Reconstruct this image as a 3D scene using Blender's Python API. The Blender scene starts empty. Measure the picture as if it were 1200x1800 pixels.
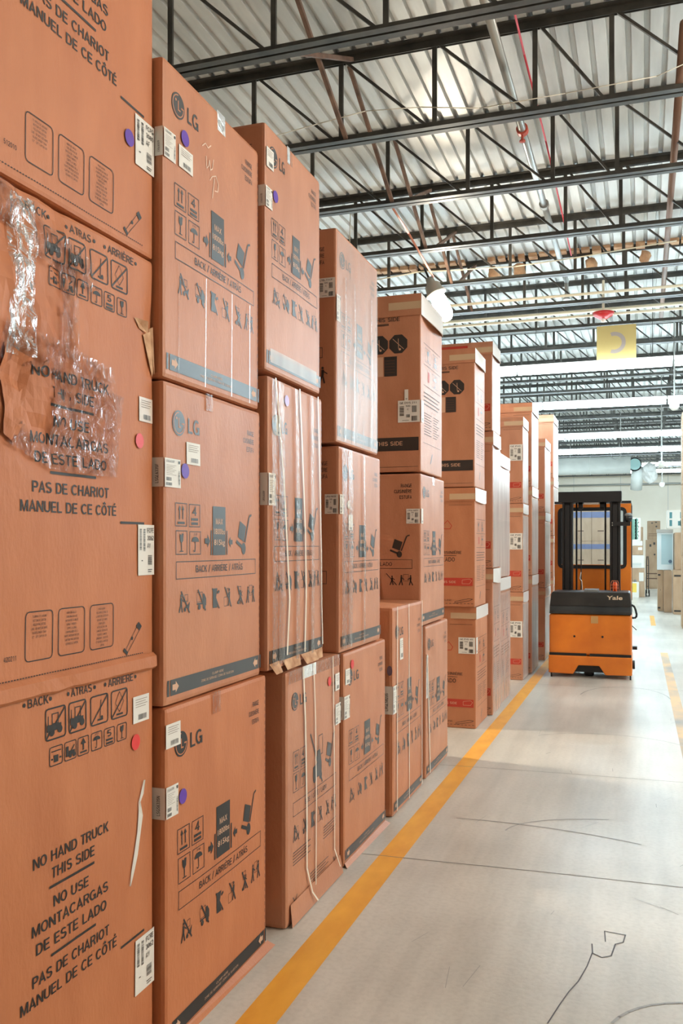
import bpy, bmesh, math, random
from mathutils import Vector, Matrix, noise

random.seed(7)
SC = bpy.context.scene
COL = SC.collection
PI = math.pi

# ------------------------------------------------------------------ camera, world, exposure
YAW = math.atan(530 / 1555.0)
cam_d = bpy.data.cameras.new('camera')
cam_d.sensor_fit = 'VERTICAL'
cam_d.sensor_height = 36.0
cam_d.lens = 1555.0 / 1800.0 * 36.0
cam_d.shift_y = 57.0 / 1800.0
cam_d.clip_end = 200
cam = bpy.data.objects.new('camera', cam_d)
cam.location = (0, 0, 1.75)
cam.rotation_euler = (PI / 2, 0, YAW)
COL.objects.link(cam)
SC.camera = cam
w = bpy.data.worlds.new('world')
w.use_nodes = True
w.node_tree.nodes['Background'].inputs[0].default_value = (0.05, 0.05, 0.05, 1)
w.node_tree.nodes['Background'].inputs[1].default_value = 0.2
SC.world = w
SC.view_settings.view_transform = 'Standard'
SC.view_settings.look = 'None'
SC.view_settings.gamma = 1.0
SC.view_settings.use_curve_mapping = False
SC.view_settings.exposure = 0.3
STRIP_POWER = 32.0
BULB_POWER = 140.0
LEFT_POWER = 850.0
NEAR_FILL_POWER = 330.0


# ------------------------------------------------------------------ materials
def lin(r, g, b):
    f = lambda c: (c / 12.92 if c <= 0.04045 else ((c + 0.055) / 1.055) ** 2.4)
    return (f(r / 255), f(g / 255), f(b / 255), 1)


def mat(name, col, rough=0.6, metal=0.0, coat=0.0, spec=0.5, emit=None, estr=0.0, alpha=1.0):
    m = bpy.data.materials.new(name)
    m.use_nodes = True
    b = m.node_tree.nodes['Principled BSDF']
    b.inputs['Base Color'].default_value = col
    b.inputs['Roughness'].default_value = rough
    b.inputs['Metallic'].default_value = metal
    b.inputs['Coat Weight'].default_value = coat
    b.inputs['Specular IOR Level'].default_value = spec
    b.inputs['Alpha'].default_value = alpha
    if emit:
        b.inputs['Emission Color'].default_value = emit
        b.inputs['Emission Strength'].default_value = estr
    return m


def noisy(m, c0, c1, scale, stretch=(1, 1, 1), detail=6, rough=None, bump=0.0, bscale=None, lo=0.3, hi=0.7, coords='Object'):
    nt = m.node_tree
    N, L = nt.nodes, nt.links
    b = N['Principled BSDF']
    tc = N.new('ShaderNodeTexCoord')
    mp = N.new('ShaderNodeMapping')
    mp.inputs['Scale'].default_value = stretch
    L.new(tc.outputs[coords], mp.inputs['Vector'])
    n = N.new('ShaderNodeTexNoise')
    n.inputs['Scale'].default_value = scale
    n.inputs['Detail'].default_value = detail
    L.new(mp.outputs[0], n.inputs['Vector'])
    r = N.new('ShaderNodeValToRGB')
    r.color_ramp.elements[0].position = lo
    r.color_ramp.elements[0].color = c0
    r.color_ramp.elements[1].position = hi
    r.color_ramp.elements[1].color = c1
    L.new(n.outputs['Fac'], r.inputs['Fac'])
    L.new(r.outputs['Color'], b.inputs['Base Color'])
    if rough:
        mr = N.new('ShaderNodeMapRange')
        mr.inputs['To Min'].default_value = rough[0]
        mr.inputs['To Max'].default_value = rough[1]
        L.new(n.outputs['Fac'], mr.inputs['Value'])
        L.new(mr.outputs[0], b.inputs['Roughness'])
    if bump:
        n2 = N.new('ShaderNodeTexNoise')
        n2.inputs['Scale'].default_value = bscale or scale * 4
        n2.inputs['Detail'].default_value = 4
        L.new(mp.outputs[0], n2.inputs['Vector'])
        bp = N.new('ShaderNodeBump')
        bp.inputs['Strength'].default_value = bump
        bp.inputs['Distance'].default_value = 0.02
        L.new(n2.outputs['Fac'], bp.inputs['Height'])
        L.new(bp.outputs[0], b.inputs['Normal'])
    return m


def cardboard(name, c0, c1, rough, coat=0.0, crough=0.3):
    m = mat(name, c0, rough, coat=coat)
    b = m.node_tree.nodes['Principled BSDF']
    b.inputs['Coat Roughness'].default_value = crough
    noisy(m, c0, c1, 2.2, (3, 3, 1.2), 8, None, 0.10, 30)
    return m


KRAFT = cardboard('kraft_card', lin(184, 114, 74), lin(198, 128, 88), 0.55)
KRAFT_W = cardboard('kraft_card_warm', lin(186, 111, 68), lin(200, 125, 81), 0.58)
KRAFT_G = cardboard('kraft_card_glossy', lin(184, 116, 78), lin(198, 131, 92), 0.52, 0.16, 0.45)
KRAFT_F = cardboard('kraft_card_film', lin(182, 120, 86), lin(198, 136, 102), 0.5, 0.22, 0.45)
KRAFT_S = cardboard('kraft_card_far_film', lin(184, 122, 88), lin(200, 138, 104), 0.45, 1.0, 0.28)
KRAFT_S.node_tree.nodes['Principled BSDF'].inputs['Coat IOR'].default_value = 1.7
KRAFT_T = cardboard('kraft_card_tan', lin(176, 146, 116), lin(194, 164, 134), 0.6)
INK = mat('black_ink', lin(38, 34, 32), 0.45, coat=0.5)
INK.node_tree.nodes['Principled BSDF'].inputs['Coat Roughness'].default_value = 0.4
INKM = mat('matt_black_ink', lin(36, 32, 30), 0.55)
INK2 = mat('brown_ink', lin(96, 66, 50), 0.55)
INKR = mat('red_ink', lin(190, 62, 44), 0.55)
WHITE = mat('white_label', lin(232, 228, 220), 0.5)
CREAM = mat('cream_print', lin(214, 170, 140), 0.55)
PURPLE = mat('purple_sticker', lin(96, 52, 168), 0.45)
RED = mat('red_sticker', lin(226, 44, 40), 0.4)
LILAC = mat('lilac_sticker', lin(190, 160, 220), 0.4)
CHALK = mat('chalk', lin(232, 205, 184), 0.8)
BROWNTAPE = mat('brown_tape', lin(206, 176, 142), 0.2, coat=0.6)
STRAP = mat('white_strap', lin(230, 222, 205), 0.35)
TORN = noisy(mat('torn_card', lin(206, 160, 120), 0.8), lin(170, 118, 80), lin(226, 184, 146), 20)
STEEL = noisy(mat('dark_joist_paint', lin(58, 56, 52), 0.45), lin(44, 43, 40), lin(76, 73, 66), 6, bump=0.05)
BRACE = noisy(mat('primer_brace', lin(120, 92, 78), 0.6), lin(96, 74, 64), lin(140, 110, 92), 8)
DECK = noisy(mat('galvanised_deck', lin(200, 200, 196), 0.42, 0.2), lin(186, 186, 182), lin(222, 222, 218), 1.6, (3, 0.5, 1), 8, (0.36, 0.52))
PIPE = mat('galvanised_pipe', lin(172, 172, 168), 0.32, 0.7)
PIPE_P = mat('pale_pipe', lin(214, 204, 180), 0.45)
BROWNPIPE = mat('brown_pipe', lin(120, 86, 66), 0.5)
WALLM = noisy(mat('white_wall', lin(246, 234, 216), 0.8), lin(240, 228, 210), lin(250, 240, 224), 0.6)
SIDEWALL = noisy(mat('side_wall', lin(214, 208, 198), 0.85), lin(204, 198, 188), lin(222, 217, 208), 0.5)
YELLOW = noisy(mat('yellow_floor_paint', lin(240, 170, 52), 0.5), lin(228, 156, 48), lin(246, 180, 64), 9, (1, .4, 1), 8)
WORN = noisy(mat('worn_floor_paint', lin(214, 170, 120), 0.45), lin(150, 140, 128), lin(226, 178, 112), 2.2, (1, .6, 1), 8, lo=.35, hi=.6)
SCUFF = mat('tyre_scuff', lin(160, 156, 150), 0.4)
CRACK = mat('floor_joint', lin(122, 116, 110), 0.6)
ORANGE = noisy(mat('orange_paint', lin(222, 120, 28), 0.42, coat=0.2), lin(206, 106, 22), lin(228, 128, 34), 3, (1, 1, 1), 8)
BLACKP = noisy(mat('black_plastic', lin(40, 39, 38), 0.42), lin(30, 30, 30), lin(50, 48, 46), 5, bump=0.05)
BLACKM = mat('black_mast_paint', lin(24, 24, 25), 0.4)
GREYP = mat('grey_plastic', lin(120, 120, 118), 0.5)
RUBBER = mat('black_rubber', lin(20, 20, 20), 0.7)
CHROME = mat('bright_metal', lin(210, 210, 206), 0.25, 0.9)
BEACON = mat('orange_beacon_lens', lin(236, 84, 30), 0.25)
BADGE = mat('badge_cream', lin(224, 200, 170), 0.5)
SIGNY = mat('yellow_sign_card', lin(150, 128, 76), 0.6)
SIGNG = mat('grey_sign_letter', lin(124, 110, 104), 0.6)
BELLRED = mat('red_enamel', lin(190, 34, 36), 0.35)
DUCT = noisy(mat('silver_duct', lin(226, 230, 226), 0.4), lin(220, 224, 220), lin(234, 238, 234), 3)
DUCTIN = mat('duct_blue_cap', lin(168, 206, 204), 0.5)
WRAPW = noisy(mat('white_insulation', lin(240, 240, 236), 0.7), lin(226, 226, 222), lin(246, 246, 244), 6, bump=.3, bscale=8)
FOAM = noisy(mat('tan_foam', lin(190, 150, 116), 0.9), lin(168, 124, 92), lin(212, 176, 140), 8, bump=.4, bscale=14)
BLUETAPE = mat('blue_tape', lin(112, 120, 150), 0.4)
PALEW = mat('white_appliance', lin(220, 232, 236), 0.35)
TEAL = mat('teal_print', lin(84, 140, 146), 0.5)
GREENP = mat('green_print', lin(120, 164, 148), 0.5)
YLAB = mat('yellow_label', lin(240, 206, 92), 0.5)
PINKROPE = mat('red_cord', lin(220, 70, 84), 0.6)
REDFIT = mat('red_fitting', lin(196, 84, 66), 0.45)
STRIPE = mat('strip_diffuser', (1, 1, 1, 1), 0.5, emit=(0.70, 0.90, 1.0, 1), estr=STRIP_POWER)
BULBE = mat('lamp_bulb_glow', (1, 1, 1, 1), 0.5, emit=(1.0, 0.88, 0.70, 1), estr=BULB_POWER)
FILL_BULB = mat('added_fill_bulb_glow', (1, 1, 1, 1), 0.5, emit=(1.0, 0.91, 0.80, 1), estr=NEAR_FILL_POWER)
BULBL = mat('lamp_bulb_glow_left', (1, 1, 1, 1), 0.5, emit=(1.0, 0.86, 0.66, 1), estr=LEFT_POWER)
LAMPG = mat('lamp_housing', lin(170, 168, 158), 0.5)


def film_mat(name, base, tint=(0.95, 0.95, 0.95, 1), bump=0.5, bs=18, rough=0.12):
    m = bpy.data.materials.new(name)
    m.use_nodes = True
    nt = m.node_tree
    N, L = nt.nodes, nt.links
    N.clear()
    out = N.new('ShaderNodeOutputMaterial')
    mix = N.new('ShaderNodeMixShader')
    tr = N.new('ShaderNodeBsdfTransparent')
    tr.inputs[0].default_value = tint
    gl = N.new('ShaderNodeBsdfGlossy')
    gl.inputs['Roughness'].default_value = rough
    gl.inputs['Color'].default_value = (1, 1, 1, 1)
    lw = N.new('ShaderNodeLayerWeight')
    lw.inputs['Blend'].default_value = base
    tc = N.new('ShaderNodeTexCoord')
    nz = N.new('ShaderNodeTexNoise')
    nz.inputs['Scale'].default_value = bs
    nz.inputs['Detail'].default_value = 5
    nz.inputs['Distortion'].default_value = 1.2
    L.new(tc.outputs['Object'], nz.inputs['Vector'])
    bp = N.new('ShaderNodeBump')
    bp.inputs['Strength'].default_value = bump
    bp.inputs['Distance'].default_value = 0.03
    L.new(nz.outputs['Fac'], bp.inputs['Height'])
    L.new(bp.outputs[0], gl.inputs['Normal'])
    L.new(bp.outputs[0], lw.inputs['Normal'])
    L.new(lw.outputs['Fresnel'], mix.inputs[0])
    L.new(tr.outputs[0], mix.inputs[1])
    L.new(gl.outputs[0], mix.inputs[2])
    L.new(mix.outputs[0], out.inputs[0])
    return m


FILM = film_mat('clear_tape_film', 0.2, (0.97, 0.965, 0.95, 1), 1.0, 22, 0.14)
TAPE = film_mat('clear_packing_tape', 0.22, (0.88, 0.85, 0.80, 1), 0.3, 30, 0.3)
GLASS = film_mat('window_glass', 0.25, (0.83, 0.85, 0.88, 1), 0.0, 5, 0.02)


def sheen_film(name, k):  # whitish see-through colour standing for bright light on the carton fronts
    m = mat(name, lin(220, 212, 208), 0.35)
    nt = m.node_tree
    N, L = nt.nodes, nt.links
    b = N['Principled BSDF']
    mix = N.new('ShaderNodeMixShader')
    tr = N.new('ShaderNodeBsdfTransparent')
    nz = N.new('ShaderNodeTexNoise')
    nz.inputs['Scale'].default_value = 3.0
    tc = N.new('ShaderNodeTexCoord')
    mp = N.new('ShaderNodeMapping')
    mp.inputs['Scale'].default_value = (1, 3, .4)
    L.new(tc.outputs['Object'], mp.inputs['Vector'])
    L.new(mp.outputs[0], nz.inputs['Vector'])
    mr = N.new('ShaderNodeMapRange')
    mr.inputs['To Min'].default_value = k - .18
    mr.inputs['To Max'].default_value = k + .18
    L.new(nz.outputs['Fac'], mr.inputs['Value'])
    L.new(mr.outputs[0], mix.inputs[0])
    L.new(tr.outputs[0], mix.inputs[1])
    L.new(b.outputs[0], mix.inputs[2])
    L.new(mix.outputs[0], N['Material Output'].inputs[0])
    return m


SHEEN_FILM = sheen_film('painted_sheen_film', .46)
SHEEN_FILM_T = sheen_film('thin_painted_sheen_film', .28)
LID_SHEEN = mat('lid_flap_painted_sheen', lin(222, 216, 212), 0.35)  # pale colour paints the reflection off clear tape on the lid flap


# concrete floor
def concrete():
    m = mat('polished_concrete', lin(186, 176, 160), 0.3, spec=0.3)
    nt = m.node_tree
    N, L = nt.nodes, nt.links
    b = N['Principled BSDF']
    tc = N.new('ShaderNodeTexCoord')
    n1 = N.new('ShaderNodeTexNoise')
    n1.inputs['Scale'].default_value = 0.9
    n1.inputs['Detail'].default_value = 8
    n2 = N.new('ShaderNodeTexNoise')
    n2.inputs['Scale'].default_value = 40
    n2.inputs['Detail'].default_value = 6
    mp = N.new('ShaderNodeMapping')
    mp.inputs['Scale'].default_value = (6, 0.5, 1)
    n3 = N.new('ShaderNodeTexNoise')
    n3.inputs['Scale'].default_value = 1.2
    n3.inputs['Detail'].default_value = 6
    L.new(tc.outputs['Object'], n1.inputs['Vector'])
    L.new(tc.outputs['Object'], n2.inputs['Vector'])
    L.new(tc.outputs['Object'], mp.inputs['Vector'])
    L.new(mp.outputs[0], n3.inputs['Vector'])
    r = N.new('ShaderNodeValToRGB')
    r.color_ramp.elements[0].position = 0.2
    r.color_ramp.elements[0].color = lin(186, 180, 169)
    r.color_ramp.elements[1].position = 0.8
    r.color_ramp.elements[1].color = lin(228, 222, 211)
    L.new(n1.outputs['Fac'], r.inputs['Fac'])
    mx = N.new('ShaderNodeMix')
    mx.data_type = 'RGBA'
    mx.blend_type = 'MULTIPLY'
    mx.inputs[0].default_value = 0.35
    r2 = N.new('ShaderNodeValToRGB')
    r2.color_ramp.elements[0].position = 0.35
    r2.color_ramp.elements[0].color = (0.62, 0.62, 0.61, 1)
    r2.color_ramp.elements[1].position = 0.6
    r2.color_ramp.elements[1].color = (1, 1, 1, 1)
    L.new(n3.outputs['Fac'], r2.inputs['Fac'])
    L.new(r.outputs[0], mx.inputs[6])
    L.new(r2.outputs[0], mx.inputs[7])
    r3 = N.new('ShaderNodeValToRGB')
    r3.color_ramp.elements[0].position = 0.36
    r3.color_ramp.elements[0].color = (0.84, 0.835, 0.83, 1)
    r3.color_ramp.elements[1].position = 0.56
    r3.color_ramp.elements[1].color = (1, 1, 1, 1)
    L.new(n2.outputs['Fac'], r3.inputs['Fac'])
    mx2 = N.new('ShaderNodeMix')
    mx2.data_type = 'RGBA'
    mx2.blend_type = 'MULTIPLY'
    mx2.inputs[0].default_value = 0.45
    L.new(mx.outputs[2], mx2.inputs[6])
    L.new(r3.outputs[0], mx2.inputs[7])
    L.new(mx2.outputs[2], b.inputs['Base Color'])
    mr = N.new('ShaderNodeMapRange')
    mr.inputs['From Min'].default_value = 0.1
    mr.inputs['From Max'].default_value = 0.9
    mr.inputs['To Min'].default_value = 0.29
    mr.inputs['To Max'].default_value = 0.31
    L.new(n1.outputs['Fac'], mr.inputs['Value'])
    L.new(mr.outputs[0], b.inputs['Roughness'])
    bp = N.new('ShaderNodeBump')
    bp.inputs['Strength'].default_value = 0.08
    bp.inputs['Distance'].default_value = 0.01
    L.new(n2.outputs['Fac'], bp.inputs['Height'])
    L.new(bp.outputs[0], b.inputs['Normal'])
    return m


CONCRETE = concrete()


# ------------------------------------------------------------------ mesh helpers
class Geo:
    """Collects polygons (with a material slot each) for ONE mesh object."""

    def __init__(self):
        self.v, self.f, self.m = [], [], []

    def add(self, vs, fs, mi=0):
        n = len(self.v)
        self.v += [tuple(p) for p in vs]
        self.f += [tuple(i + n for i in f) for f in fs]
        self.m += [mi] * len(fs)

    def box(self, a, b, mi=0):
        (x0, y0, z0), (x1, y1, z1) = a, b
        self.add([(x0, y0, z0), (x1, y0, z0), (x1, y1, z0), (x0, y1, z0), (x0, y0, z1), (x1, y0, z1), (x1, y1, z1), (x0, y1, z1)],
                 [(0, 3, 2, 1), (4, 5, 6, 7), (0, 1, 5, 4), (1, 2, 6, 5), (2, 3, 7, 6), (3, 0, 4, 7)], mi)

    def bar(self, p, q, r, n=4, mi=0, r2=None, cap=True):
        p, q = Vector(p), Vector(q)
        d = (q - p).normalized()
        a = d.orthogonal().normalized()
        if abs(d.z) < 0.999:
            a = d.cross(Vector((0, 0, 1))).normalized()
        b = d.cross(a)
        r2 = r if r2 is None else r2
        o = PI / n if n == 4 else 0
        k = math.sqrt(2) if n == 4 else 1
        vs = []
        for c, rr in ((p, r * k), (q, r2 * k)):
            for i in range(n):
                t = 2 * PI * i / n + o
                vs.append(c + a * (rr * math.cos(t)) + b * (rr * math.sin(t)))
        fs = [(i, (i + 1) % n, n + (i + 1) % n, n + i) for i in range(n)]
        if cap:
            fs += [tuple(range(n - 1, -1, -1)), tuple(range(n, 2 * n))]
        self.add(vs, fs, mi)

    def tube(self, pts, r, n=8, mi=0):
        for i in range(len(pts) - 1):
            self.bar(pts[i], pts[i + 1], r, n, mi)

    def lathe(self, c, prof, n=20, mi=0, axis='z'):
        vs, fs = [], []
        for (r, z) in prof:
            for i in range(n):
                t = 2 * PI * i / n
                x, y = r * math.cos(t), r * math.sin(t)
                p = {'z': (x, y, z), 'y': (x, z, y), 'x': (z, x, y)}[axis]
                vs.append((c[0] + p[0], c[1] + p[1], c[2] + p[2]))
        for k in range(len(prof) - 1):
            for i in range(n):
                j = (i + 1) % n
                fs.append((k * n + i, k * n + j, (k + 1) * n + j, (k + 1) * n + i))
        self.add(vs, fs, mi)

    def prism(self, poly, axis, a, b, mi=0):
        """extrude a 2-D outline between a and b on an axis ('x': poly is (y,z); 'y': (x,z); 'z': (x,y))"""
        def P(p, t):
            return {'x': (t, p[0], p[1]), 'y': (p[0], t, p[1]), 'z': (p[0], p[1], t)}[axis]
        n = len(poly)
        vs = [P(p, a) for p in poly] + [P(p, b) for p in poly]
        fs = [(i, (i + 1) % n, n + (i + 1) % n, n + i) for i in range(n)] + [tuple(range(n - 1, -1, -1)), tuple(range(n, 2 * n))]
        self.add(vs, fs, mi)

    def build(self, name, mats, parent=None, smooth=False, loc=None):
        me = bpy.data.meshes.new(name)
        me.from_pydata(self.v, [], self.f)
        for m in (mats if isinstance(mats, (list, tuple)) else [mats]):
            me.materials.append(m)
        for p, i in zip(me.polygons, self.m):
            p.material_index = i
            p.use_smooth = smooth
        me.update()
        bm = bmesh.new()
        bm.from_mesh(me)
        bmesh.ops.recalc_face_normals(bm, faces=bm.faces)
        bm.to_mesh(me)
        bm.free()
        o = bpy.data.objects.new(name, me)
        COL.objects.link(o)
        if parent:
            o.parent = parent
        if loc:
            o.location = loc
        return o


def tag(o, label=None, cat=None, group=None, kind=None):
    if label:
        o['label'] = label
    if cat:
        o['category'] = cat
    if group:
        o['group'] = group
    if kind:
        o['kind'] = kind
    return o


def thing(name, loc, label, cat, group=None, rz=0.0):
    o = bpy.data.objects.new(name, None)
    o.empty_display_size = 0.1
    COL.objects.link(o)
    o.location = loc
    o.rotation_euler = (0, 0, rz)
    return tag(o, label, cat, group)


def copy_tree(root, loc):
    r = root.copy()
    COL.objects.link(r)
    r.location = loc
    for ch in [o for o in bpy.data.objects if o.parent == root]:
        c = ch.copy()
        COL.objects.link(c)
        c.parent = r
        for g in [o for o in bpy.data.objects if o.parent == ch]:
            d = g.copy()
            COL.objects.link(d)
            d.parent = c
    return r


# ------------------------------------------------------------------ lettering (polygons from the built-in font)
_txt = {}


# plain sans capitals drawn as strokes (centre lines on a cap height of 1)
def _a(cx, cy, rx, ry, a0, a1, n=8):
    return [(cx + rx * math.cos(math.radians(a0 + (a1 - a0) * k / n)), cy + ry * math.sin(math.radians(a0 + (a1 - a0) * k / n))) for k in range(n + 1)]


_B, _T, _M = .07, .93, .51
_O = _a(.36, .5, .29, .43, 90, 450, 20)
GLYPH = {
    'A': (.70, [[(.06, 0), (.35, .95), (.64, 0)], [(.17, .31), (.53, .31)]]),
    'B': (.66, [[(.09, 0), (.09, 1)], [(.09, _T), (.34, _T)] + _a(.36, .725, .19, .205, 90, -90, 6) + [(.09, _M + .01)], [(.09, _M + .01), (.38, _M + .01)] + _a(.38, .29, .21, .22, 90, -90, 6) + [(.09, _B)]]),
    'C': (.70, [_a(.36, .5, .29, .43, 42, 318, 16)]),
    'D': (.70, [[(.09, 0), (.09, 1)], [(.09, _T), (.30, _T)] + _a(.32, .5, .30, .43, 90, -90, 10) + [(.09, _B)]]),
    'E': (.60, [[(.09, 0), (.09, 1)], [(.09, _T), (.56, _T)], [(.09, _M), (.52, _M)], [(.09, _B), (.57, _B)]]),
    'F': (.56, [[(.09, 0), (.09, 1)], [(.09, _T), (.54, _T)], [(.09, .48), (.48, .48)]]),
    'G': (.74, [_a(.36, .5, .29, .43, 45, 335, 16) + [(.64, .45), (.40, .45)], [(.645, 0), (.645, .48)]]),
    'H': (.70, [[(.09, 0), (.09, 1)], [(.61, 0), (.61, 1)], [(.09, _M), (.61, _M)]]),
    'I': (.26, [[(.13, 0), (.13, 1)]]),
    'J': (.52, [[(.43, 1), (.43, .28)] + _a(.25, .27, .18, .2, 0, -180, 8)]),
    'K': (.68, [[(.09, 0), (.09, 1)], [(.60, 1), (.10, .38)], [(.27, .58), (.63, 0)]]),
    'L': (.56, [[(.09, 1), (.09, 0)], [(.09, _B), (.54, _B)]]),
    'M': (.82, [[(.09, 0), (.09, 1)], [(.11, .97), (.41, .06), (.71, .97)], [(.73, 0), (.73, 1)]]),
    'N': (.72, [[(.09, 0), (.09, 1)], [(.11, .95), (.61, .05)], [(.63, 0), (.63, 1)]]),
    'O': (.72, [_O]),
    'P': (.64, [[(.09, 0), (.09, 1)], [(.09, _T), (.36, _T)] + _a(.37, .69, .21, .24, 90, -90, 8) + [(.09, .45)]]),
    'Q': (.72, [_O, [(.42, .26), (.66, -.03)]]),
    'R': (.68, [[(.09, 0), (.09, 1)], [(.09, _T), (.36, _T)] + _a(.38, .71, .21, .22, 90, -90, 8) + [(.09, .49)], [(.40, .49), (.60, 0)]]),
    'S': (.66, [_a(.33, .72, .23, .21, 25, 270, 12)[:-1] + _a(.33, .285, .25, .22, 90, -160, 12)]),
    'T': (.60, [[(.30, 0), (.30, _T)], [(.02, _T), (.58, _T)]]),
    'U': (.70, [[(.09, 1), (.09, .33)] + _a(.35, .33, .26, .26, 180, 360, 10) + [(.61, 1)]]),
    'V': (.66, [[(.05, 1), (.33, .04), (.61, 1)]]),
    'W': (.92, [[(.05, 1), (.25, .05), (.46, .94), (.67, .05), (.87, 1)]]),
    'X': (.66, [[(.06, 1), (.60, 0)], [(.60, 1), (.06, 0)]]),
    'Y': (.64, [[(.05, 1), (.32, .45), (.59, 1)], [(.32, .5), (.32, 0)]]),
    'Z': (.60, [[(.05, _T), (.53, _T), (.06, _B), (.56, _B)]]),
    '0': (.58, [_a(.29, .5, .21, .43, 90, 450, 18)]),
    '1': (.58, [[(.34, 0), (.34, .98)], [(.36, .93), (.14, .76)]]),
    '2': (.58, [_a(.29, .71, .2, .22, 170, -30, 10) + [(.08, _B), (.52, _B)]]),
    '3': (.58, [_a(.27, .725, .19, .205, 155, -80, 10) + _a(.27, .29, .22, .22, 80, -160, 10)]),
    '4': (.58, [[(.40, 0), (.40, .96), (.06, .31), (.55, .31)]]),
    '5': (.58, [[(.49, _T), (.14, _T), (.10, .52)] + _a(.28, .32, .22, .25, 125, -155, 12)]),
    '6': (.58, [_a(.29, .32, .21, .25, 90, 450, 14), _a(.42, .42, .34, .51, 85, 190, 8)]),
    '7': (.58, [[(.06, _T), (.52, _T), (.22, 0)]]),
    '8': (.58, [_a(.29, .725, .18, .205, 90, 450, 14), _a(.29, .29, .22, .22, 90, 450, 14)]),
    '9': (.58, [_a(.29, .68, .21, .25, 90, 450, 14), _a(.16, .58, .34, .51, -95, 10, 8)]),
    '-': (.40, [[(.06, .40), (.34, .40)]]), '.': (.26, [[(.13, 0), (.13, .14)]]), '/': (.40, [[(.03, -.05), (.37, 1.05)]]),
    "'": (.22, [[(.11, 1), (.11, .7)]]), '"': (.34, [[(.09, 1), (.09, .7)], [(.24, 1), (.24, .7)]]), ' ': (.32, []),
}
for ch, base, acc in (('È', 'E', [(.22, 1.26), (.36, 1.10)]), ('É', 'E', [(.40, 1.28), (.26, 1.10)]), ('Ô', 'O', [(.20, 1.10), (.36, 1.27), (.52, 1.10)]), ('Á', 'A', [(.42, 1.28), (.30, 1.10)])):
    GLYPH[ch] = (GLYPH[base][0], GLYPH[base][1] + [acc])


def ribbon(pts, t):
    """one mitred polygon strip along a polyline"""
    pts = [p for i, p in enumerate(pts) if i == 0 or math.dist(p, pts[i - 1]) > 1e-4]
    L, R = [], []
    closed = math.dist(pts[0], pts[-1]) < 1e-6
    n = len(pts)
    for i in range(n):
        p = pts[i]
        a = pts[i - 1] if i else (pts[-2] if closed else None)
        b = pts[i + 1] if i < n - 1 else (pts[1] if closed else None)
        ds = []
        for (u, v) in ((a, p), (p, b)):
            if u and v:
                l = math.dist(u, v) or 1
                ds.append(((v[0] - u[0]) / l, (v[1] - u[1]) / l))
        if len(ds) == 2:
            nx, ny = -(ds[0][1] + ds[1][1]), ds[0][0] + ds[1][0]
            l = math.hypot(nx, ny) or 1
            nx, ny = nx / l, ny / l
            k = max(.45, nx * -ds[0][1] + ny * ds[0][0])
        else:
            nx, ny, k = -ds[0][1], ds[0][0], 1
        h_ = t / 2 / k
        L.append((p[0] + nx * h_, p[1] + ny * h_))
        R.append((p[0] - nx * h_, p[1] - ny * h_))
    return L + R, [(i, i + 1, n + i + 1, n + i) for i in range(n - 1)]


def text_mesh(s, bold=0.0):
    key = (s, bold)
    if key in _txt:
        return _txt[key]
    if all(ch in GLYPH for ch in s):
        t = .115 if bold < .003 else .13 if bold < .012 else .15
        vs, fs, x = [], [], 0.0
        for ch in s:
            w_, strokes = GLYPH[ch]
            for st in strokes:
                v, f = ribbon([(x + p[0], p[1]) for p in st], t)
                n = len(vs)
                vs += v
                fs += [tuple(i + n for i in q) for q in f]
            x += w_ + .07
        _txt[key] = (vs, fs, 0.0, x - .07)
        return _txt[key]
    return font_mesh(s, bold)


def font_mesh(s, bold=0.0):
    key = (s, bold)
    cu = bpy.data.curves.new('lettering', 'FONT')
    cu.body = s
    cu.size = 1.0
    cu.resolution_u = 3
    cu.offset = bold
    ob = bpy.data.objects.new('lettering', cu)
    COL.objects.link(ob)
    dg = bpy.context.evaluated_depsgraph_get()
    dg.update()
    me = ob.evaluated_get(dg).to_mesh()
    vs = [(v.co.x, v.co.y) for v in me.vertices]
    fs = [tuple(p.vertices) for p in me.polygons]
    ob.evaluated_get(dg).to_mesh_clear()
    bpy.data.objects.remove(ob)
    bpy.data.curves.remove(cu)
    k = 1.0 / cap_h(bold)
    vs = [(v[0] * k, v[1] * k) for v in vs]
    x0 = min(v[0] for v in vs)
    x1 = max(v[0] for v in vs)
    _txt[key] = (vs, fs, x0, x1)
    return _txt[key]


_cap = {}


def cap_h(bold):
    """cap height of the built-in font at size 1"""
    return .729


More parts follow.
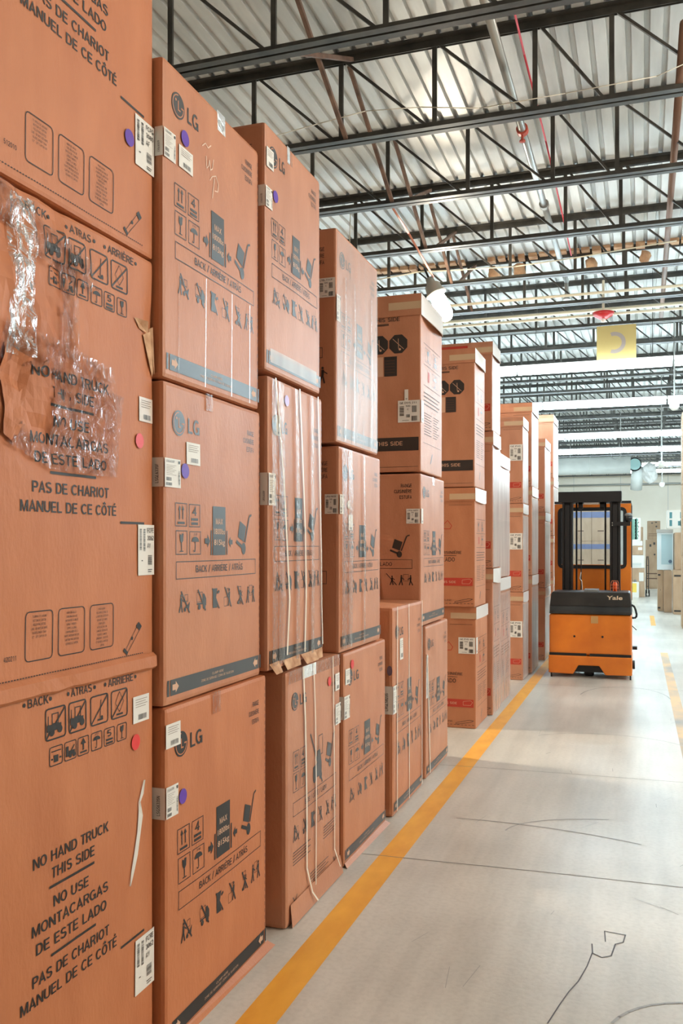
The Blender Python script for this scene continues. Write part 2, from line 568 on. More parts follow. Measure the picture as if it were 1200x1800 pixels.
class Print:
    """Printed marks in the (s, z) plane of one face of a box: list of (points, faces, material slot, layer)."""

    def __init__(self):
        self.items = []

    def poly(self, pts, mi=1, lay=1):
        self.items.append((list(pts), [tuple(range(len(pts)))], mi, lay))

    def rect(self, a, b, c, d, mi=1, lay=1):
        self.poly([(a, b), (c, b), (c, d), (a, d)], mi, lay)

    def frame(self, a, b, c, d, t=0.003, mi=1, r=0.0, lay=1):
        if r <= 0:
            o = [(a, b), (c, b), (c, d), (a, d)]
            i = [(a + t, b + t), (c - t, b + t), (c - t, d - t), (a + t, d - t)]
        else:
            def rr(a, b, c, d, r):
                o = []
                for cx, cy, t0 in ((c - r, b + r, -PI / 2), (c - r, d - r, 0), (a + r, d - r, PI / 2), (a + r, b + r, PI)):
                    for k in range(4):
                        q = t0 + k * PI / 6
                        o.append((cx + r * math.cos(q), cy + r * math.sin(q)))
                return o
            o = rr(a, b, c, d, r)
            i = rr(a + t, b + t, c - t, d - t, max(r - t, 0.001))
        n = len(o)
        self.items.append((o + i, [(k, (k + 1) % n, n + (k + 1) % n, n + k) for k in range(n)], mi, lay))

    def line(self, p, q, t, mi=1, lay=1):
        dx, dy = q[0] - p[0], q[1] - p[1]
        l = math.hypot(dx, dy) or 1
        nx, ny = -dy / l * t / 2, dx / l * t / 2
        self.poly([(p[0] + nx, p[1] + ny), (q[0] + nx, q[1] + ny), (q[0] - nx, q[1] - ny), (p[0] - nx, p[1] - ny)], mi, lay)

    def path(self, pts, t, mi=1, lay=1):
        for i in range(len(pts) - 1):
            self.line(pts[i], pts[i + 1], t, mi, lay)

    def disc(self, x, y, r, mi=1, n=20, ry=None, lay=1):
        ry = ry or r
        self.poly([(x + r * math.cos(2 * PI * k / n), y + ry * math.sin(2 * PI * k / n)) for k in range(n)], mi, lay)

    def arc(self, x, y, r, t, a0, a1, mi=1, n=20, lay=1):
        ps = []
        for k in range(n + 1):
            q = a0 + (a1 - a0) * k / n
            ps.append(((x + r * math.cos(q), y + r * math.sin(q)), (x + (r - t) * math.cos(q), y + (r - t) * math.sin(q))))
        v = [p[0] for p in ps] + [p[1] for p in ps]
        m = n + 1
        self.items.append((v, [(k, k + 1, m + k + 1, m + k) for k in range(n)], mi, lay))

    def text(self, s, x0, x1, y, cap, mi=1, bold=0.0, lay=1, rot=False):
        vs, fs, a, b = text_mesh(s, bold)
        k = cap
        kx = (x1 - x0) / (b - a) if x1 is not None else k * 0.85
        if rot:
            pts = [(x0 - v[1] * k, y + (v[0] - a) * k * 0.85) for v in vs]
        else:
            pts = [(x0 + (v[0] - a) * kx, y + v[1] * k) for v in vs]
        self.items.append((pts, fs, mi, lay))

    def textr(self, s, x1, y, cap, mi=1, bold=0.0, narrow=0.85):
        vs, fs, a, b = text_mesh(s, bold)
        wd = (b - a) * cap * narrow
        self.text(s, x1 - wd, x1, y, cap, mi, bold)

    def block(self, lines, x0, x1, y1, cap, gap, mi=1):
        """centred lines of small type between x0 and x1 from y1 downwards"""
        for i, s in enumerate(lines):
            vs, fs, a, b = text_mesh(s)
            wd = min((b - a) * cap * 0.8, x1 - x0)
            c = (x0 + x1) / 2
            self.text(s, c - wd / 2, c + wd / 2, y1 - i * gap - cap, cap, mi)

    def onto(self, g, fn, base=0):
        for pts, fs, mi, lay in self.items:
            off = 0.0011 + 0.0005 * lay
            if max(len(f) for f in fs) > 4 or (max(p[0] for p in pts) - min(p[0] for p in pts) < .07 and max(p[1] for p in pts) - min(p[1] for p in pts) < .07):
                g.add([fn(p[0], p[1], off) for p in pts], fs, mi + base)
                continue
            for f in fs:
                if len(f) < 4:
                    g.add([fn(pts[i][0], pts[i][1], off) for i in f], [tuple(range(len(f)))], mi + base)
                    continue
                a, b, c, d = [pts[i] for i in f]
                nu = max(1, math.ceil(max(math.dist(a, b), math.dist(d, c)) / .045))
                nv = max(1, math.ceil(max(math.dist(b, c), math.dist(a, d)) / .045))
                vs = []
                for j in range(nv + 1):
                    for i in range(nu + 1):
                        u, v = i / nu, j / nv
                        p = [(a[k] * (1 - u) + b[k] * u) * (1 - v) + (d[k] * (1 - u) + c[k] * u) * v for k in (0, 1)]
                        vs.append(fn(p[0], p[1], off))
                g.add(vs, [(j * (nu + 1) + i, j * (nu + 1) + i + 1, (j + 1) * (nu + 1) + i + 1, (j + 1) * (nu + 1) + i) for j in range(nv) for i in range(nu)], mi + base)


# pictograms ---------------------------------------------------------------
def pic_up(P, a, b, c, d, t=.003):
    P.frame(a, b, c, d, t)
    w_, h_ = c - a, d - b
    for k in (.36, .64):
        P.line((a + w_ * k, b + h_ * .3), (a + w_ * k, b + h_ * .8), w_ * .07)
        P.poly([(a + w_ * (k - .11), b + h_ * .7), (a + w_ * (k + .11), b + h_ * .7), (a + w_ * k, b + h_ * .9)])
    P.rect(a + w_ * .2, b + h_ * .1, a + w_ * .8, b + h_ * .2)


def pic_num(P, a, b, c, d, s, t=.003, r=0):
    P.frame(a, b, c, d, t, r=r)
    w_, h_ = c - a, d - b
    P.text(s, a + w_ * .3, a + w_ * .68, b + h_ * .5, h_ * .38, bold=.02)
    P.rect(a + w_ * .2, b + h_ * .28, a + w_ * .8, b + h_ * .39)
    P.rect(a + w_ * .2, b + h_ * .1, a + w_ * .8, b + h_ * .21)


def pic_glass(P, a, b, c, d, t=.003, r=0):
    P.frame(a, b, c, d, t, r=r)
    w_, h_ = c - a, d - b
    x = (a + c) / 2
    P.poly([(x - w_ * .17, b + h_ * .87), (x - w_ * .02, b + h_ * .8), (x + w_ * .02, b + h_ * .88), (x + w_ * .17, b + h_ * .87),
            (x + w_ * .14, b + h_ * .58), (x, b + h_ * .46), (x - w_ * .14, b + h_ * .58)])
    P.line((x, b + h_ * .47), (x, b + h_ * .15), w_ * .06)
    P.rect(x - w_ * .16, b + h_ * .12, x + w_ * .16, b + h_ * .16)


def pic_umb(P, a, b, c, d, t=.003, r=0):
    P.frame(a, b, c, d, t, r=r)
    w_, h_ = c - a, d - b
    x, y = (a + c) / 2, b + h_ * .55
    P.poly([(x + w_ * .33 * math.cos(q), y + h_ * .22 * math.sin(q)) for q in [k * PI / 12 for k in range(13)]])
    P.line((x, y), (x, b + h_ * .2), w_ * .05)
    P.arc(x - w_ * .07, b + h_ * .2, w_ * .09, w_ * .05, PI, 2 * PI)
    for k in (-.12, 0, .12):
        P.line((x + w_ * k, b + h_ * .82), (x + w_ * (k + .05), b + h_ * .92), w_ * .03)


def pic_arrow(P, x, y, w_, h_, right=True):
    s = 1 if right else -1
    P.poly([(x - s * w_ / 2, y - h_ * .2), (x, y - h_ * .2), (x, y - h_ / 2), (x + s * w_ / 2, y), (x, y + h_ / 2), (x, y + h_ * .2), (x - s * w_ / 2, y + h_ * .2)])


def pic_handtruck(P, x, y, k=1.0):
    """x,y = wheel centre"""
    q = lambda a, b: (x + a * k, y + b * k)
    P.disc(x, y, .02 * k, ry=.024 * k)
    P.line(q(.014, .025), q(.056, .132), .009 * k)
    P.line(q(.056, .132), q(.078, .140), .009 * k)
    P.line(q(-.07, .03), q(-.012, .006), .014 * k)
    P.poly([q(-.055, .048), q(.004, .026), q(.024, .09), q(-.036, .112)])


def pic_man(P, x, y, h_, d=1):
    P.disc(x, y + h_ * .9, h_ * .08)
    P.poly([(x - h_ * .09, y + h_ * .45), (x + h_ * .07, y + h_ * .45), (x + h_ * .1, y + h_ * .8), (x - h_ * .08, y + h_ * .8)])
    P.line((x - h_ * .02, y + h_ * .48), (x - d * h_ * .22, y), h_ * .1)
    P.line((x, y + h_ * .48), (x + d * h_ * .12, y), h_ * .1)
    P.line((x, y + h_ * .74), (x + d * h_ * .3, y + h_ * .55), h_ * .07)


def pic_row(P, xs, z, h_, w_=.085):
    """the six handling pictograms under the text box"""
    y = z - h_ / 2
    for i, x in enumerate(xs):
        if i == 0:
            pic_man(P, x - w_ * .3, y, h_ * .9)
            P.poly([(x - .005, y + h_ * .25), (x + w_ * .32, y + h_ * .12), (x + w_ * .4, y + h_ * .5), (x + w_ * .2, y + h_ * .3)])
            P.frame(x - .002, y + h_ * .5, x + w_ * .25, y + h_ * .85, .002)
            P.disc(x, y + h_ * .12, h_ * .1)
        elif i == 1:
            P.frame(x - w_ * .42, y + h_ * .4, x + w_ * .1, y + h_ * .9, .002)
            P.poly([(x + w_ * .12, y + h_ * .2), (x + w_ * .42, y + h_ * .2), (x + w_ * .42, y + h_ * .55), (x + w_ * .25, y + h_ * .8), (x + w_ * .12, y + h_ * .8)])
            P.disc(x - w_ * .2, y + h_ * .15, h_ * .13)
            P.disc(x + w_ * .25, y + h_ * .15, h_ * .13)
            P.rect(x - w_ * .42, y + h_ * .28, x + w_ * .2, y + h_ * .36)
        elif i == 2:
            P.poly([(x - w_ * .25, y), (x + w_ * .2, y), (x + w_ * .05, y + h_ * .5), (x + w_ * .2, y + h_), (x - w_ * .25, y + h_)])
            P.line((x + w_ * .2, y + h_ * .75), (x + w_ * .4, y + h_ * .85), .01)
        elif i == 3:
            P.frame(x - w_ * .4, y, x - w_ * .05, y + h_ * .5, .002)
            pic_man(P, x + w_ * .15, y, h_ * .95, -1)
            P.frame(x - w_ * .1, y + h_ * .6, x + w_ * .12, y + h_ * .95, .002)
        elif i == 4:
            pic_man(P, x + w_ * .05, y, h_ * .8, 1)
            P.frame(x - w_ * .2, y + h_ * .55, x + w_ * .12, y + h_ * .98, .002)
            P.disc(x - w_ * .22, y + h_ * .1, h_ * .09)
            P.line((x - w_ * .22, y + h_ * .1), (x + w_ * .25, y + h_ * .7), .004)
        else:
            pic_man(P, x - w_ * .32, y, h_ * .95, 1)
            pic_man(P, x + w_ * .32, y, h_ * .95, -1)
            P.frame(x - w_ * .17, y + h_ * .4, x + w_ * .17, y + h_ * .98, .002)
        if i < 5:
            P.line((x - w_ * .3, y + h_ * 1.02), (x + w_ * .38, y - h_ * .06), .007)


def logo(P, cx, cy, r, x1, mi=1, light=0):
    """round face mark and two letters"""
    P.disc(cx, cy, r, mi, 28)
    P.arc(cx, cy, r * .86, r * .09, PI * .5, PI * 2.0, light, 24, 2)
    P.rect(cx - r * .06, cy - r * .36, cx + r * .06, cy + r * .42, light, 2)
    P.rect(cx - r * .06, cy - r * .36, cx + r * .34, cy - r * .25, light, 2)
    P.rect(cx + r * .46, cy - r * .06, cx + r * .86, cy + r * .06, light, 2)
    P.disc(cx - r * .36, cy + r * .36, r * .11, light, 10, lay=2)
    P.text('LG', cx + r * 1.45, x1, cy - r * .62, r * 1.2, mi, .03)


def lg_front(W, H, zk=1.0, small=False, side_txt='BACK / ARRIÈRE / ATRÁS', forklift=False, max_txt=('MAX', '1800lbs', '815kg')):
    """the printed back face of a kitchen-range carton; s from the near edge"""
    P = Print()
    k = W / .84
    S = lambda s: s * k
    Z = lambda z: z * zk
    if not small:
        logo(P, S(.105), Z(1.043), .045, S(.262))
        for i, s in enumerate(('RANGE', 'CUISINIÈRE', 'ESTUFA')):
            P.textr(s, S(.762), Z(1.068 - i * .036), .020, 1, .005)
    pic_up(P, S(.078), Z(.658), S(.163), Z(.746))
    pic_num(P, S(.178), Z(.657), S(.262), Z(.745), '4')
    pic_glass(P, S(.082), Z(.552), S(.166), Z(.643))
    pic_umb(P, S(.183), Z(.551), S(.268), Z(.641))
    if forklift:
        P.poly([(S(.36), Z(.55)), (S(.47), Z(.55)), (S(.47), Z(.6)), (S(.44), Z(.68)), (S(.40), Z(.68)), (S(.40), Z(.61)), (S(.36), Z(.61))])
        P.disc(S(.38), Z(.55), .02)
        P.disc(S(.46), Z(.55), .02)
        P.frame(S(.43), Z(.66), S(.5), Z(.76), .004)
        P.line((S(.35), Z(.78)), (S(.5), Z(.52)), .012)
    else:
        P.rect(S(.365), Z(.547), S(.478), Z(.744))
        for q, s in zip((.672, .632, .588), max_txt):
            P.text(s, S(.39 if s == 'MAX' else .374), S(.452 if s == 'MAX' else .47), Z(q), .022, 2, .008, 2)
        P.rect(S(.348), Z(.548), S(.357), Z(.647))
        P.rect(S(.487), Z(.548), S(.496), Z(.647))
        pic_arrow(P, S(.32), Z(.604), .04, .05, True)
        pic_arrow(P, S(.526), Z(.600), .036, .045, False)
    pic_handtruck(P, S(.655), Z(.572), 1.0)
    P.frame(S(.084), Z(.460), S(.78), Z(.527), .003)
    P.text(side_txt, S(.23), S(.645), Z(.482), .026, 1, .004)
    pic_row(P, [S(s) for s in (.147, .273, .389, .50, .618, .729)], Z(.374), .078 * zk)
    a, b = S(.045), S(.815)
    P.rect(a, .032, b, .088)
    P.rect(a - .022, .032, a - .008, .088)
    P.rect(b + .008, .032, b + .022, .088)
    for x, sgn in ((a + .035, 1), (b - .035, -1)):
        P.poly([(x - sgn * .022, .05), (x, .05), (x, .04), (x + sgn * .022, .06), (x, .08), (x, .07), (x - sgn * .022, .07)], 2, 2)
    P.text('CLAMP HERE', S(.37), S(.47), .064, .009, 2, 0, 2)
    P.text('ZONE DE SERRAGE / ZONA DE SUJECION', S(.28), S(.56), .048, .009, 2, 0, 2)
    z = .1
    while z < H - .05:
        P.rect(W - .018, z, W - .015, z + .016, 1)
        z += .03
    return P


def fridge_front(n, code='420211'):
    """the back of a tall appliance carton: s 0..0.865"""
    P = Print()
    hd = ((' BACK ', .208, .297, .194, .306), ('ATRAS', .402, .505, .388, .519), ('ARRIÈRE', .590, .735, .574, .749))
    for s, a, b, d0, d1 in hd:
        P.text(s.strip(), a, b, 1.303, .024, 1, .008)
        P.disc(d0, 1.314, .006)
        P.disc(d1, 1.314, .006)
    for i, (a, c) in enumerate(((.281, .376), (.388, .476), (.496, .590), (.605, .700))):
        b, d = 1.196, 1.288
        P.frame(a, b, c, d, .0045, 1, .012)
        P.line((a + .006, b + .008), (c - .006, d - .008), .005)
        if i < 2:
            P.disc(a + .03, b + .022, .011)
            P.disc(a + .066, b + .026, .011)
            P.rect(a + .02, b + .026, a + .072, b + .044)
            P.frame(a + .03, b + .044, a + .06, b + .075, .003)
            P.line((a + .014, b + .015), (a + .014, b + .07), .003)
            P.rect(a + .008, b + .025, a + .022, b + .045)
        elif i == 2:
            P.line((a + .05, b + .02), (a + .055, b + .075), .003)
            P.rect(a + .038, b + .012, a + .066, b + .018)
            P.disc(a + .06, b + .02, .006)
        else:
            x, y = (a + c) / 2, b + .05
            P.path([(x, y - .03), (x + .024, y), (x, y + .034), (x - .024, y), (x, y - .03)], .002)
            P.rect(x - .018, b + .01, x + .018, b + .016)
    sm = ((.299, .360), (.367, .425), (.431, .488), (.499, .557), (.566, .625), (.637, .694))
    for i, (a, c) in enumerate(sm):
        b, d = 1.121, 1.177
        w_ = c - a
        if i == 3:
            pic_umb(P, a, b, c, d, .003, .008)
        elif i == 4:
            pic_num(P, a, b, c, d, '5', .003, .008)
        elif i == 5:
            pic_glass(P, a, b, c, d, .003, .008)
        else:
            P.frame(a, b, c, d, .003, 1, .008)
            if i == 0:
                P.rect(a + .02, b + .01, a + .04, b + .03)
                P.line((a + .008, b + .02), (a + .016, b + .02), .005)
                P.line((c - .016, b + .02), (c - .008, b + .02), .005)
                P.rect(a + .008, b + .04, c - .008, b + .043)
            elif i == 1:
                P.rect(a + .008, b + .012, a + .02, b + .042)
                P.rect(a + .022, b + .016, a + .05, b + .028)
                P.disc(a + .028, b + .014, .007)
                P.disc(a + .046, b + .014, .007)
                P.line((a + .034, b + .028), (a + .048, b + .042), .004)
            else:
                x = (a + c) / 2
                P.line((x, b + .016), (x, b + .042), .006)
                P.poly([(x - .013, b + .034), (x + .013, b + .034), (x, b + .052)])
                P.rect(a + .012, b + .008, c - .012, b + .013)
    for s, a, b, y in (('NO HAND TRUCK', .226, .586, .856), ('THIS SIDE', .306, .512, .806), ('NO USE', .315, .482, .724),
                       ('MONTACARGAS', .222, .584, .672), ('DE ESTE LADO', .238, .574, .618),
                       ('PAS DE CHARIOT', .222, .589, .534), ('MANUEL DE CE CÔTÉ', .174, .633, .480)):
        P.text(s, a, b, y, .031, 1, .014)
    P.rect(.297, .780, .510, .788)
    P.rect(.302, .589, .518, .597)
    P.rect(.657, .456, .80, .464)
    T = (('TO OPEN-CUT AROUND', 'BOTTOM OF CARTON', 'FOLLOWING DOTTED', 'LINE - DO NOT USE KNIFE', 'BLADE LONGER THAN', '1/2" - LIFT CARTON OFF'),
         ('ABRIR DE ABAJO -', 'CON UNA HOJA DE', 'NAVAJA DE 13 MM DE', 'LARGO O MENOS -', 'CORTE LA LINEA', 'CONTINUANDO EN LA', 'PARTE INFERIOR DE ESTE', 'CARTON Y NO CORTADA', 'LEVANTE EL CARTON'),
         ('POUR OUVRIR -', 'DECOUPER LE FOND DE', 'LA BOITE DE CARTON EN', 'SUIVANT LES LIGNES', 'POINTILLEES -', "N'UTILISEZ PAS UNE", 'LAME DE COUTEAU DE', 'PLUS DE 13 MM DE', 'LONGUEUR - SOULEVER', 'ET RETIRER LA BOITE DE', 'CARTON'))
    for (a, c), ls in zip(((.198, .317), (.340, .465), (.490, .620)), T):
        P.frame(a, .069, c, .207, .003, 1, .015)
        P.block(ls, a + .008, c - .008, .195, .0062, .0112)
    P.text(code, .115, .165, .080, .014, 1)
    P.path([(.690, .046), (.756, .118), (.772, .106), (.703, .038), (.690, .046)], .002)
    P.poly([(.752, .122), (.768, .134), (.786, .118), (.772, .104)])
    P.poly([(.676, .048), (.700, .030), (.706, .040), (.684, .056)])
    P.disc(.728, .083, .006)
    s = 0.004
    while s < .79:
        P.rect(s, .027, s + .007, .030)
        s += .0115
    return P


# ------------------------------------------------------------------ cartons
class Carton:
    """A carton: an Empty at its base with body, stickers, tape, lid, straps as children.
    local frame: x to the aisle, y along the aisle, origin at the base centre."""

    def __init__(self, x, y0, y1, z0, z1, label, D=.74, group='stacked cartons along the aisle', m=None, rz=0.0,
                 bulge=.006, rough=.0025, seed=0, name='cardboard_box', warp=None):
        self.W, self.H, self.D = y1 - y0, z1 - z0 - .004, D
        self.root = thing(name, (x - D / 2, (y0 + y1) / 2, z0 + (.001 if z0 < .01 else 0)), label, 'cardboard box', group, rz)
        self.m = m or KRAFT
        self.bulge, self.rough, self.seed, self.extra = bulge, rough, seed, warp
        self.front, self.side = Print(), Print()

    def dx(self, s, z):
        W, H = self.W, self.H
        a = max(0, min(1, s / W))
        b = max(0, min(1, z / H))
        d = self.bulge * math.sin(PI * a) * math.sin(PI * b)
        d += self.rough * noise.noise(Vector((s * 5, z * 5, self.seed * 3.1))) * min(1, 6 * a, 6 * (1 - a) + .2)
        if self.extra:
            d += self.extra(s, z)
        return d

    def F(self, s, z, off=0.0):
        return (self.D / 2 + self.dx(s, z) + off, s - self.W / 2, z)

    def S(self, s, z, off=0.0):
        """s measured along +x from the aisle corner (negative goes back from the corner)"""
        return (self.D / 2 + s, -self.W / 2 - off, z)

    def body(self, bevel=.012, cuts=(15, 20)):
        W, H, D = self.W, self.H, self.D
        bm = bmesh.new()
        bmesh.ops.create_cube(bm, size=1)
        for v in bm.verts:
            v.co = (v.co.x * D, v.co.y * W, (v.co.z + .5) * H)
        bmesh.ops.bevel(bm, geom=bm.edges[:], offset=bevel, segments=2, profile=.6, affect='EDGES')
        for k in range(1, cuts[0]):
            bmesh.ops.bisect_plane(bm, geom=bm.verts[:] + bm.edges[:] + bm.faces[:], plane_co=(0, -W / 2 + W * k / cuts[0], 0), plane_no=(0, 1, 0))
        for k in range(1, cuts[1]):
            bmesh.ops.bisect_plane(bm, geom=bm.verts[:] + bm.edges[:] + bm.faces[:], plane_co=(0, 0, H * k / cuts[1]), plane_no=(0, 0, 1))
        for v in bm.verts:
            if v.co.x > D * .3:
                v.co.x += self.dx(v.co.y + W / 2, v.co.z)
        bmesh.ops.triangulate(bm, faces=[f for f in bm.faces if len(f.verts) > 4])
        me = bpy.data.meshes.new('tmp')
        bm.to_mesh(me)
        bm.free()
        g = Geo()
        g.add([v.co for v in me.vertices], [tuple(p.vertices) for p in me.polygons], 0)
        bpy.data.meshes.remove(me)
        self.front.onto(g, self.F)
        self.side.onto(g, self.S)
        return g.build('body', [self.m, INKM if self.m is KRAFT_W else INK, CREAM, INKR, INK2, CHALK], self.root)

    # parts ---------------------------------------------------------
    def sticker(self, a, b, c, d, kind='ship', face='F', m=None, code=None, wrap=0.0, label=None):
        fn = self.F if face == 'F' else self.S
        P = Print()
        g = Geo()
        n = 3
        off = .0035
        for i in range(n):
            s0, s1 = a + (c - a) * i / n, a + (c - a) * (i + 1) / n
            g.add([fn(s0, b, off), fn(s1, b, off), fn(s1, d, off), fn(s0, d, off)], [(0, 1, 2, 3)], 0)
        if wrap:
            other = (lambda s, z, o: self.S(s, z, o))
            g.add([other(-wrap, b, off), other(0.002, b, off), other(0.002, d, off), other(-wrap, d, off)], [(0, 1, 2, 3)], 0)
        w_, h_ = c - a, d - b
        X = lambda k: a + w_ * k
        Y = lambda k: b + h_ * k

        def bars(x0, x1, y0, y1, n, vert=True):
            random.seed(int(a * 1000) + n)
            for i in range(n):
                t = i / n
                wdt = random.uniform(.3, .75) / n
                if vert:
                    P.rect(X(x0 + (x1 - x0) * t), Y(y0), X(x0 + (x1 - x0) * (t + wdt)), Y(y1))
                else:
                    P.rect(X(x0), Y(y0 + (y1 - y0) * t), X(x1), Y(y0 + (y1 - y0) * (t + wdt)))
        if kind == 'tall':
            bars(.08, .2, .5, .92, 22, False)
            bars(.3, .42, .48, .92, 22, False)
            for i, s in enumerate(code or ('FCRE', '3062', 'AW')):
                P.text(s, X(.54), X(.54 + .1 * len(s)), Y(.84 - .15 * i), h_ * .095, 1, .01)
            bars(.58, .84, .2, .4, 14, False)
            P.rect(X(.18), Y(.28), X(.26), Y(.30))
            P.rect(X(.58), Y(.1), X(.85), Y(.115))
            P.rect(X(.58), Y(.06), X(.8), Y(.075))
        elif kind == 'small':
            for i in range(4):
                P.rect(X(.12), Y(.86 - i * .09), X(.86 - .1 * (i % 2)), Y(.875 - i * .09), 2)
            bars(.3, .82, .1, .3, 16)
        elif kind == 'wide':
            P.text(code or 'LSGL6335F', X(.06), X(.6), Y(.86), h_ * .08, 1, .01)
            P.rect(X(.84), Y(.84), X(.95), Y(.94))
            for i in range(7):
                P.rect(X(.08), Y(.76 - i * .055), X(.7 - .12 * (i % 3)), Y(.768 - i * .055), 2)
            bars(.08, .4, .22, .34, 18)
            bars(.06, .42, .06, .16, 22)
            bars(.84, .93, .1, .6, 30, False)
        elif kind == 'ge':
            P.text(code or 'GE', X(.08), X(.86), Y(.84), h_ * .09, 1, .01)
            bars(.08, .28, .3, .75, 14, False)
            bars(.64, .86, .45, .75, 14)
            bars(.38, .55, .22, .36, 10)
            bars(.62, .88, .06, .28, 12)
            P.text('500', X(.36), X(.56), Y(.7), h_ * .08)
            P.text('C', X(.42), X(.5), Y(.55), h_ * .08)
            P.rect(X(.2), Y(.08), X(.5), Y(.095))
        elif kind == 'blank':
            bars(.3, .8, .08, .2, 10)
        P.onto(g, lambda s, z, o: fn(s, z, off + o))
        if wrap and kind == 'wide':
            Q = Print()
            Q.text(code or 'LSGL6335F', -wrap * .35, None, b + h_ * .12, wrap * .26, 1, .01, 1, True)
            Q.onto(g, lambda s, z, o: self.S(s, z, off + o))
        o = g.build('shipping_label', [m or WHITE, INK, INK2], self.root)
        if label:
            o['label'] = label
        return o

    def dot(self, s, z, r=.027, m=None, label='round purple sticker'):
        g = Geo()
        g.add([self.F(s + r * math.cos(2 * PI * k / 24), z + r * math.sin(2 * PI * k / 24), .0045) for k in range(24)], [tuple(range(24))])
        o = g.build('round_sticker', m or PURPLE, self.root)
        o['label'] = label
        return o

    def tape(self, a, b, c, d, m=None, face='F', name='packing_tape', n=4):
        g = Geo()
        fn = self.F if face == 'F' else self.S
        for i in range(n):
            s0, s1 = a + (c - a) * i / n, a + (c - a) * (i + 1) / n
            g.add([fn(s0, b, .004), fn(s1, b, .004), fn(s1, d, .004), fn(s0, d, .004)], [(0, 1, 2, 3)])
        return g.build(name, m or TAPE, self.root)

    def strap(self, pts, w_=.012, off=.008):
        """a flat strap down the front: pts are (s, z) or (s, z, extra offset)"""
        g = Geo()
        f = lambda p, ds: self.F(p[0] + ds, p[1], off + (p[2] if len(p) > 2 else 0))
        for i in range(len(pts) - 1):
            p, q = pts[i], pts[i + 1]
            g.add([f(p, -w_ / 2), f(p, w_ / 2), f(q, w_ / 2), f(q, -w_ / 2)], [(0, 1, 2, 3)])
        return g.build('strap', STRAP, self.root)

    def lid(self, h_=.13, sag=.02, flap=None, m=None):
        """a telescoped cap over the top of the carton, its aisle flap bowing outwards"""
        W, H, D = self.W, self.H, self.D
        e = .007
        g = Geo()
        n = 10
        x0, x1 = -D / 2 - e, D / 2 + e
        y0, y1 = -W / 2 - e, W / 2 + e
        z1, zb = H + .004, H - h_
        vs, fs = [], []
        for k in range(n + 1):
            t = k / n
            y = y0 + (y1 - y0) * t
            b = sag * math.sin(PI * t)
            vs += [(x1, y, z1), (x1 + b * .55, y, (z1 + zb) / 2), (x1 + b, y, zb - b * .8), (x1 + b - .006, y, zb - b * .8), (x1 + b * .55 - .006, y, (z1 + zb) / 2)]
        for k in range(n):
            a, c = k * 5, k * 5 + 5
            fs += [(a, c, c + 1, a + 1), (a + 1, c + 1, c + 2, a + 2), (a + 2, c + 2, c + 3, a + 3), (a + 3, c + 3, c + 4, a + 4)]
        g.add(vs, fs, 1 if flap else 0)
        g.box((x0, y0, zb), (x1, y0 + .005, z1))
        g.box((x0, y1 - .005, zb), (x1, y1, z1))
        g.box((x0, y0 + .006, zb), (x0 + .005, y1 - .006, z1))
        g.box((x0 + .001, y0 + .001, z1 - .003), (x1 - .001, y1 - .001, z1 + .001))
        return g.build('lid', [m or self.m, flap or self.m], self.root)


# ------------------------------------------------------------------ the building
def structure(o):
    o['kind'] = 'structure'
    return o


X0, X1, Y0, Y1, ZT = -10.0, 9.0, -8.0, 50.0, 6.10
g = Geo()
g.box((X0, Y0, -.2), (X1, Y1, 0))
floor = structure(g.build('floor', CONCRETE))
g = Geo()
g.box((X0 - .2, Y1, 0), (X1 + .2, Y1 + .2, ZT + .3))
wall_far = structure(g.build('wall_far', WALLM))
g = Geo()
for x in (-6.0, -3.6, -1.15, 1.25, 3.7, 6.1):
    g.box((x - .008, Y1 - .004, .1), (x + .008, Y1 - .001, 5.6))
structure(g.build('trim_1', mat('wall_joint', lin(190, 188, 184), .8)))
g = Geo()
g.box((X0 - .2, Y0, 0), (X0, Y1, ZT + .3))
structure(g.build('wall_left', SIDEWALL))
g = Geo()
g.box((X1, Y0, 0), (X1 + .2, Y1, ZT + .3))
structure(g.build('wall_right', SIDEWALL))
g = Geo()
g.box((X0 - .2, Y0 - .2, 0), (X1 + .2, Y0, ZT + .3))
structure(g.build('wall_near', SIDEWALL))
# ribbed steel deck
g = Geo()
P_ = .1524
vs, fs = [], []
x = X0
row = []
while x < X1:
    for dx, dz in ((0, 0), (.098, 0), (.108, .038), (.1424, .038)):
        row.append((x + dx, dz))
    x += P_
for (x, z) in row:
    vs += [(x, Y0, ZT + z), (x, Y1, ZT + z)]
for i in range(len(row) - 1):
    fs.append((2 * i, 2 * i + 1, 2 * i + 3, 2 * i + 2))
g.add(vs, fs)
g.box((X0 - .2, Y0 - .2, ZT + .06), (X1 + .2, Y1 + .2, ZT + .2))
structure(g.build('ceiling', DECK))

# floor marks (children of the floor)
def mark(name, pts, w_, m, z=.0012):
    g = Geo()
    for i in range(len(pts) - 1):
        p, q = Vector(pts[i]), Vector(pts[i + 1])
        d = (q - p).normalized()
        nn = Vector((-d.y, d.x)) * w_ / 2
        p2, q2 = p - d * w_ * .2, q + d * w_ * .2
        g.add([(p2.x + nn.x, p2.y + nn.y, z), (q2.x + nn.x, q2.y + nn.y, z), (q2.x - nn.x, q2.y - nn.y, z), (p2.x - nn.x, p2.y - nn.y, z)], [(0, 1, 2, 3)])
    return g.build(name, m, floor)


